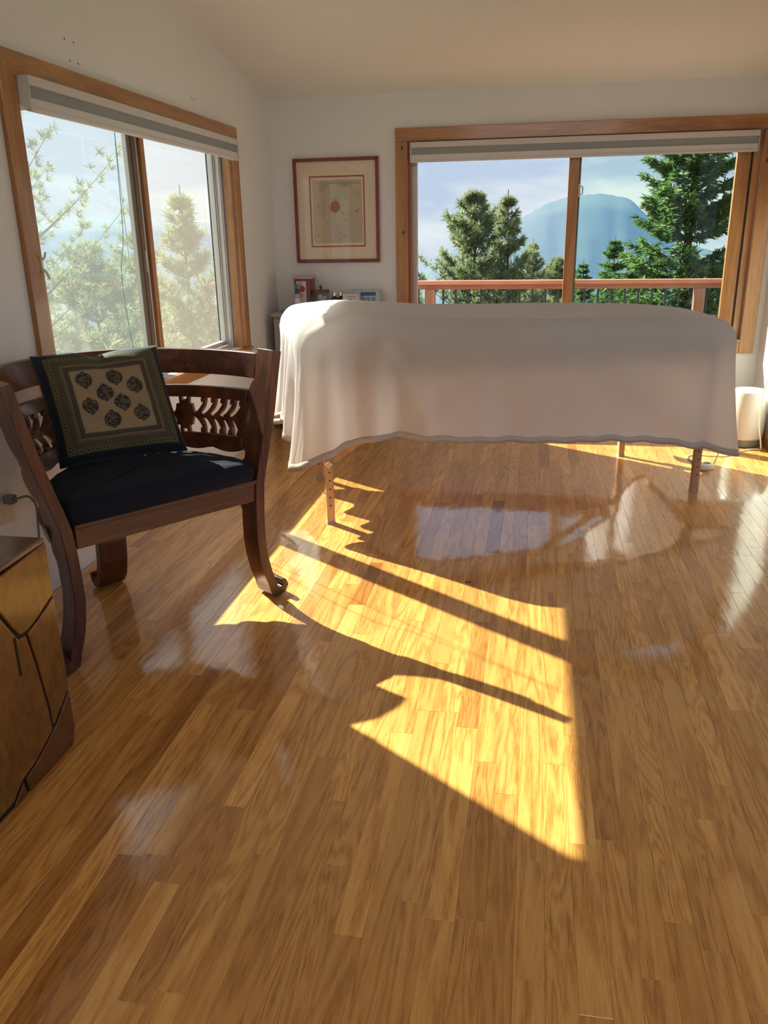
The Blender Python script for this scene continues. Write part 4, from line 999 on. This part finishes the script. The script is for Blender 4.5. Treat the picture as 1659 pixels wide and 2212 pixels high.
# ------------------------------------------------------------------ outlets and cords on the left wall
CREAM = mat('outlet_cream', (.66, .58, .48), .4)
def outlet(y, z, label):
    o = tag(empty('wall_outlet', (XL, y, z)), label, 'outlet')
    P2(bx('plate', CREAM, None, XL, XL+.006, y-.036, y+.036, z-.058, z+.058, .002), o)
    for dz in (-.02, .02): P2(MB().cyl((XL+.005, y, z+dz), (XL+.0085, y, z+dz), .0165, n=20).build('socket', CREAM, smooth='auto'), o)
    return o
outlet(2.372, .405, 'cream wall outlet with a grey plug, left of the armchair')
outlet(2.56, .430, 'cream wall outlet partly behind the armchair, without a cord')
outlet(2.60, .285, 'lowest wall outlet behind the armchair leg, with a black plug')
pc = tag(empty('plug_cord', (XL+.03, 2.372, .43)), 'grey plug and cord leading down behind the block table', 'cord')
GRYC = mat('cord_grey', (.16, .15, .14), .5)
P2(bx('plug', GRYC, None, XL+.008, XL+.045, 2.355, 2.389, .418, .448, .005), pc)
P2(MB().tube(sag([(XL+.045, 2.372, .433), (XL+.075, 2.40, .437), (XL+.095, 2.41, .405), (XL+.098, 2.40, .33), (XL+.10, 2.38, .2), (XL+.10, 2.35, .02)], 8), .004, 8).build('cable', GRYC, smooth=True), pc)
pc = tag(empty('plug_cord', (XL+.03, 2.60, .30)), 'black plug and cord behind the armchair leg', 'cord')
P2(bx('plug', BLACK, None, XL+.008, XL+.040, 2.585, 2.615, .290, .320, .005), pc)
P2(MB().tube(sag([(XL+.040, 2.60, .305), (XL+.07, 2.585, .30), (XL+.08, 2.56, .22), (XL+.08, 2.54, .02)], 8), .0035, 8).build('cable', BLACK, smooth=True), pc)
# black floor grommet
fg = tag(empty('floor_grommet', (-.204, 2.872, 0)), 'small black metal grommet set in the floor strips', 'grommet')
P2(MB().lathe((-.204, 2.872, 0), [(.0115, 0), (.0115, .0012), (.009, .0022), (.006, .0022), (.005, .0008), (0, .0008)], n=20, cap=False).build('ring', BLACK, smooth='auto'), fg)
P2(MB().lathe((-.204, 2.872, 0), [(.0045, 0), (.0045, .0016), (.002, .0018)], n=12).build('screw', STEEL, smooth='auto'), fg)

# ------------------------------------------------------------------ deck and railing
CEDAR = wood('cedar_deck', (.26, .10, .05), (.40, .17, .09), axis=0, scale=6, rough=.6, coat=0)
CEDARZ = wood('cedar_post', (.24, .10, .05), (.42, .20, .11), axis=2, scale=6, rough=.6, coat=0)
RAILM = wood('rail_red', (.42, .14, .07), (.58, .22, .12), axis=0, scale=6, rough=.5, coat=.2)
dk = tag(empty('deck', (0, 6.9, -.1)), 'cedar deck outside the back window', 'deck')
y = YB+.16
while y < 8.1:
    P2(bx('board', CEDAR, None, -3.2, 3.6, y, y+.136, -.14, -.10, .003), dk); y += .142
P2(bx('joist', CEDAR, None, -3.2, 3.6, 5.8, 5.9, -.34, -.14), dk); P2(bx('joist', CEDAR, None, -3.2, 3.6, 8.0, 8.1, -.34, -.14), dk)
for x_ in (-3.0, 0.2, 3.4): P2(bx('pier', CEDARZ, None, x_-.07, x_+.07, 7.9, 8.04, -4.4, -.34), dk)
RY = 8.02
rl = tag(empty('deck_railing', (0, RY, -.1)), 'deck railing with a reddish top rail and black balusters', 'railing')
P2(bx('top_rail', RAILM, None, -3.2, 3.6, RY-.07, RY+.07, .815, .850, .004), rl)
P2(bx('sub_rail', CEDAR, None, -3.2, 3.6, RY-.02, RY+.02, .770, .815), rl)
P2(bx('bottom_rail', CEDAR, None, -3.2, 3.6, RY-.02, RY+.02, -.02, .03), rl)
posts = (-2.6, -.99, 1.48, 3.3)
for x_ in posts: P2(bx('post', CEDARZ, None, x_-.047, x_+.047, RY-.045, RY+.045, -.30, .770, .004), rl)
x_ = -2.43
while x_ < 3.5:
    if all(abs(x_-p_) > .06 for p_ in posts):
        P2(MB().cyl((x_, RY, .03), (x_, RY, .771), .010, n=8).build('baluster', BLACK, smooth='auto'), rl)
    x_ += .1205

# ------------------------------------------------------------------ ground, mountain, haze
def noise1(x, seed):
    r_ = np.random.default_rng(seed); tot = 0
    for k in range(7):
        f = 2**k; tot = tot + np.sin(x*f*.9 + r_.uniform(0, 7))*r_.uniform(.6, 1)/f
    return tot
GROUND = mat('hillside', (.10, .12, .045), .95, noise=((.15, .15, .15), .5))
m = MB(); na = 72; rads = [0, 14, 30, 60, 120, 260, 520, 900, 1300]
zs = [-4.6, -5.0, -7.5, -14, -28, -60, -110, -150, -160]
vs = []; fs = []
for r_, z in zip(rads, zs):
    for i in range(na):
        a = 2*PI*i/na; vs.append((r_*math.sin(a), r_*math.cos(a)+3, z + (1.5*math.sin(a*5+r_)*min(1, r_/60))))
for k in range(len(rads)-1): fs += [(k*na+i, k*na+(i+1) % na, (k+1)*na+(i+1) % na, (k+1)*na+i) for i in range(na)]
g_ = m.add(vs, fs).build('ground', GROUND, smooth=True); tag(g_, kind='structure')
az = np.array([-60, -45, -31, -26, -22, -16, -10, -7.8, -6.1, -3.5, -1.1, .5, 2.25, 4, 5.7, 6.9, 8.2, 14, 25, 40, 60])
el = np.array([1.2, 1.6, 1.15, 1.4, 1.0, -1.0, -3.0, -2.6, -1.24, -.1, .96, 1.78, 2.2, 2.32, 2.0, .85, -.5, -2, -.8, .2, .8])
RM_ = 1700
A_ = np.linspace(-60, 60, 400); E_ = np.interp(A_, az, el)
E_ = E_ + .035*noise1(A_*1.3, 5) + .018*noise1(A_*9, 8)
rowsn = 10; vs = []; fs = []; na = len(A_)
for j in range(rowsn):
    t = j/(rowsn-1)
    R_ = RM_ - 420*t
    for i in range(na):
        a = math.radians(A_[i]); zt_ = CAM_Z + RM_*math.tan(math.radians(E_[i])); z = zt_*(1-t)**1.15 + -170*(1-(1-t)**1.15)
        z += 4*math.sin(A_[i]*1.9+t*5)*math.sin(t*PI) + 1.5*math.sin(A_[i]*5.3-t*9)*math.sin(t*PI)
        vs.append((R_*math.sin(a), R_*math.cos(a), z))
for j in range(rowsn-1):
    for i in range(na-1): fs.append((j*na+i, j*na+i+1, (j+1)*na+i+1, (j+1)*na+i))
# back slope closes the mountain
o_ = len(vs)
for i in range(na):
    a = math.radians(A_[i]); vs.append(((RM_+300)*math.sin(a), (RM_+300)*math.cos(a), -170))
for i in range(na-1): fs.append((i+1, i, o_+i, o_+i+1))
mtn = MB().add(vs, fs).build('mountain', mat('forest_slope', (.030, .050, .035), .95, noise=((.02, .02, .02), .35)), smooth=True)
tag(mtn, 'long forested mountain in blue haze on the horizon', 'mountain')
hz = bpy.data.materials.new('valley_haze'); hz.use_nodes = True; t = hz.node_tree; t.nodes.clear()
vo = N(t, 'ShaderNodeVolumePrincipled') if False else N(t, 'ShaderNodeVolumeScatter', ins={'Density': .0006, 'Anisotropy': .15}); vo.inputs['Color'].default_value = (.24, .47, .95, 1)
om = N(t, 'ShaderNodeOutputMaterial'); L(t, vo.outputs[0], om.inputs['Volume'])
m = MB(); vs = []; fs = []; n = 400
hz_az = [-62+124*i/n for i in range(n+1)]
for R_ in (620, 1270):          # the haze lies along the slopes, its top just under the ridge
    for top in (0, 1):
        vs += [(R_*math.sin(math.radians(a)), R_*math.cos(math.radians(a)), (CAM_Z + R_*math.tan(math.radians(float(np.interp(a, A_, E_)))) if top else -190)) for a in hz_az]
q = n+1
for i in range(n):
    fs += [(i, i+1, q+i+1, q+i), (2*q+i+1, 2*q+i, 3*q+i, 3*q+i+1), (i+1, i, 2*q+i, 2*q+i+1), (q+i, q+i+1, 3*q+i+1, 3*q+i)]
fs += [(0, q, 3*q, 2*q), (q+n, n, 2*q+n, 3*q+n)]
hzo = MB().add(vs, fs).build('valley_haze', hz); tag(hzo, 'blue haze lying in the valley before the mountain', 'haze', kind='stuff')

# ------------------------------------------------------------------ trees
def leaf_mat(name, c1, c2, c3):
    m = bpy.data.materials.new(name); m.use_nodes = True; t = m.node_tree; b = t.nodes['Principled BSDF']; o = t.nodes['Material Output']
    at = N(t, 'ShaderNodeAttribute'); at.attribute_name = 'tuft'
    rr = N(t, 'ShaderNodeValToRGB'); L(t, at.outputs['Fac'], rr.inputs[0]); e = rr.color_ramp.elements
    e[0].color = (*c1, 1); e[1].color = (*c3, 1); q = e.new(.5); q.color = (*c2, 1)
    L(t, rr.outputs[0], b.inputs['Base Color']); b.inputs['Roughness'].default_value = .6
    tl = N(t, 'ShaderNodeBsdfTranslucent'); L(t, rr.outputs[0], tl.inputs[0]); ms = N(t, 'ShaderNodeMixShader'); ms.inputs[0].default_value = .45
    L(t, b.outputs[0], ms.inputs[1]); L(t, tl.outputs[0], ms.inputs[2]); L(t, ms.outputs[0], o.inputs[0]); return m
PINE_L = leaf_mat('pine_needles', (.12, .155, .07), (.20, .25, .115), (.32, .37, .18))
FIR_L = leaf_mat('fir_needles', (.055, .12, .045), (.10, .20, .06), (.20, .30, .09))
BARK = mat('bark', (.09, .06, .045), .9, noise=((6, 6, 1.5), .4))
def tree_meshes(kind, seed, h, r, whorls, per, tufts, needles, nl, nw):
    rg = np.random.default_rng(seed); wood_ = MB(); bend = rg.normal(0, .012*h, 2)
    def axis(z): f = z/h; return np.array([bend[0]*f*f, bend[1]*f*f, z])
    wood_.tube([axis(h*k/8) for k in range(9)], [max(.012, .017*h*(1-k/8.2)) for k in range(9)], 7)
    base = []; dirs = []; tone_ = []
    for w in range(whorls):
        f = (w+.5)/whorls; z = h*(.10 + .89*f) + rg.normal(0, .01*h)
        if kind == 'pine': prof = min(1, 1.30*(1-f)**.78)*(.8+.35*rg.random())
        else: prof = (1-f)**.85*(.85+.25*rg.random()) + .02
        n_ = per if f < .9 else max(3, per-2)
        a0 = rg.uniform(0, 7)
        for b_ in range(n_):
            a = a0 + 2*PI*b_/n_ + rg.normal(0, .25); Lb = r*prof*(.7+.45*rg.random())
            if kind == 'pine': rise, curl = (.10+.75*f)*rg.uniform(.7, 1.3), .25
            else: rise, curl = -.28+.75*f, .14
            A = axis(min(z, h*.99)); d = np.array([math.cos(a), math.sin(a), 0])
            def at(s): return A + d*Lb*s + np.array([0, 0, Lb*(rise*s + curl*s*s)])
            if Lb > .12*r: wood_.tube([at(s) for s in (0, .35, .7, 1)], [.010*Lb+.012, .008*Lb+.008, .006, .004], 4)
            side = np.array([-d[1], d[0], 0])
            s0 = .30 if kind == 'pine' else .10
            for k in range(tufts):
                s = s0 + (1.03-s0)*((k+rg.random())/tufts)**.8
                spread = (.30 if kind == 'pine' else .38)*Lb*(1.1-s)**.7
                off = rg.uniform(-1, 1)
                base.append(at(s) + side*spread*off + np.array([0, 0, rg.normal(0, .03*Lb) - (.10*abs(off)*spread if kind == 'fir' else -.15*spread*rg.random())]))
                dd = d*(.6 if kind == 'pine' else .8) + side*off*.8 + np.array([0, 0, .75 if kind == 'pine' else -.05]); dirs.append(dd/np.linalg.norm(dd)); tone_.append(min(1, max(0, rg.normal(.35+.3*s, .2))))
    base = np.array(base); dirs = np.array(dirs); nt_ = len(base)
    B = np.repeat(base, needles, 0); D = np.repeat(dirs, needles, 0); T = np.repeat(np.array(tone_), needles)
    rn = rg.normal(0, 1, B.shape); k_ = .85 if kind == 'pine' else .55
    V_ = D + rn*k_; 
    if kind == 'fir': V_[:, 2] *= .55
    V_ /= np.linalg.norm(V_, axis=1)[:, None]
    ln_ = nl*rg.uniform(.6, 1.15, len(B)); q = np.cross(V_, rg.normal(0, 1, B.shape)); q /= np.linalg.norm(q, axis=1)[:, None]
    p0 = B - q*nw*.5 ; p1 = B + q*nw*.5 + V_*ln_[:, None]*.15; p2 = B + V_*ln_[:, None]; p3 = B + V_*ln_[:, None]*.55 + q*nw*.8
    P_ = np.stack([p0, p1, p3, p2], 1).reshape(-1, 3); F_ = np.arange(len(P_)).reshape(-1, 4)
    me = bpy.data.meshes.new(kind+'_foliage'); me.from_pydata(P_.tolist(), [], F_.tolist()); me.update()
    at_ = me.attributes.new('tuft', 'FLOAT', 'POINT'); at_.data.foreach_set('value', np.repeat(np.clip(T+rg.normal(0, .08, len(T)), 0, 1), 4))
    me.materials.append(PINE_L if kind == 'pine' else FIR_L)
    wme = bpy.data.meshes.new(kind+'_wood'); wme.from_pydata(wood_.v, [], wood_.f); wme.update(); wme.materials.append(BARK)
    wme.polygons.foreach_set('use_smooth', [True]*len(wme.polygons))
    return wme, me
TM = {'pine_a': tree_meshes('pine', 11, 8.4, 2.15, 28, 6, 12, 16, .24, .022),
      'pine_b': tree_meshes('pine', 12, 8.4, 1.15, 26, 5, 8, 15, .22, .020),
      'pine_c': tree_meshes('pine', 13, 10, 2.3, 30, 6, 10, 13, .24, .022),
      'pine_near': tree_meshes('pine', 14, 10.5, 2.6, 26, 6, 26, 30, .125, .008),
      'fir_near': tree_meshes('fir', 15, 11.5, 2.1, 64, 8, 26, 10, .13, .020),
      'fir_a': tree_meshes('fir', 16, 9.0, 1.9, 34, 7, 10, 9, .22, .035),
      'fir_b': tree_meshes('fir', 17, 9.0, 1.5, 34, 6, 10, 9, .22, .035)}
def tree(name, key, top, label, rz=0, s=1.0, group=None):
    wme, fme = TM[key]; hh = max(v.co.z for v in wme.vertices)
    t_ = empty(name, (top[0], top[1], top[2]-hh*s), rz); t_.scale = (s, s, s)
    tag(t_, label, 'tree', group)
    a = bpy.data.objects.new('trunk', wme); COL.objects.link(a); a.parent = t_
    b = bpy.data.objects.new('foliage', fme); COL.objects.link(b); b.parent = t_; b['kind'] = 'stuff'
    return t_
G1 = 'trees beyond the deck railing'; G2 = 'trees outside the left window'
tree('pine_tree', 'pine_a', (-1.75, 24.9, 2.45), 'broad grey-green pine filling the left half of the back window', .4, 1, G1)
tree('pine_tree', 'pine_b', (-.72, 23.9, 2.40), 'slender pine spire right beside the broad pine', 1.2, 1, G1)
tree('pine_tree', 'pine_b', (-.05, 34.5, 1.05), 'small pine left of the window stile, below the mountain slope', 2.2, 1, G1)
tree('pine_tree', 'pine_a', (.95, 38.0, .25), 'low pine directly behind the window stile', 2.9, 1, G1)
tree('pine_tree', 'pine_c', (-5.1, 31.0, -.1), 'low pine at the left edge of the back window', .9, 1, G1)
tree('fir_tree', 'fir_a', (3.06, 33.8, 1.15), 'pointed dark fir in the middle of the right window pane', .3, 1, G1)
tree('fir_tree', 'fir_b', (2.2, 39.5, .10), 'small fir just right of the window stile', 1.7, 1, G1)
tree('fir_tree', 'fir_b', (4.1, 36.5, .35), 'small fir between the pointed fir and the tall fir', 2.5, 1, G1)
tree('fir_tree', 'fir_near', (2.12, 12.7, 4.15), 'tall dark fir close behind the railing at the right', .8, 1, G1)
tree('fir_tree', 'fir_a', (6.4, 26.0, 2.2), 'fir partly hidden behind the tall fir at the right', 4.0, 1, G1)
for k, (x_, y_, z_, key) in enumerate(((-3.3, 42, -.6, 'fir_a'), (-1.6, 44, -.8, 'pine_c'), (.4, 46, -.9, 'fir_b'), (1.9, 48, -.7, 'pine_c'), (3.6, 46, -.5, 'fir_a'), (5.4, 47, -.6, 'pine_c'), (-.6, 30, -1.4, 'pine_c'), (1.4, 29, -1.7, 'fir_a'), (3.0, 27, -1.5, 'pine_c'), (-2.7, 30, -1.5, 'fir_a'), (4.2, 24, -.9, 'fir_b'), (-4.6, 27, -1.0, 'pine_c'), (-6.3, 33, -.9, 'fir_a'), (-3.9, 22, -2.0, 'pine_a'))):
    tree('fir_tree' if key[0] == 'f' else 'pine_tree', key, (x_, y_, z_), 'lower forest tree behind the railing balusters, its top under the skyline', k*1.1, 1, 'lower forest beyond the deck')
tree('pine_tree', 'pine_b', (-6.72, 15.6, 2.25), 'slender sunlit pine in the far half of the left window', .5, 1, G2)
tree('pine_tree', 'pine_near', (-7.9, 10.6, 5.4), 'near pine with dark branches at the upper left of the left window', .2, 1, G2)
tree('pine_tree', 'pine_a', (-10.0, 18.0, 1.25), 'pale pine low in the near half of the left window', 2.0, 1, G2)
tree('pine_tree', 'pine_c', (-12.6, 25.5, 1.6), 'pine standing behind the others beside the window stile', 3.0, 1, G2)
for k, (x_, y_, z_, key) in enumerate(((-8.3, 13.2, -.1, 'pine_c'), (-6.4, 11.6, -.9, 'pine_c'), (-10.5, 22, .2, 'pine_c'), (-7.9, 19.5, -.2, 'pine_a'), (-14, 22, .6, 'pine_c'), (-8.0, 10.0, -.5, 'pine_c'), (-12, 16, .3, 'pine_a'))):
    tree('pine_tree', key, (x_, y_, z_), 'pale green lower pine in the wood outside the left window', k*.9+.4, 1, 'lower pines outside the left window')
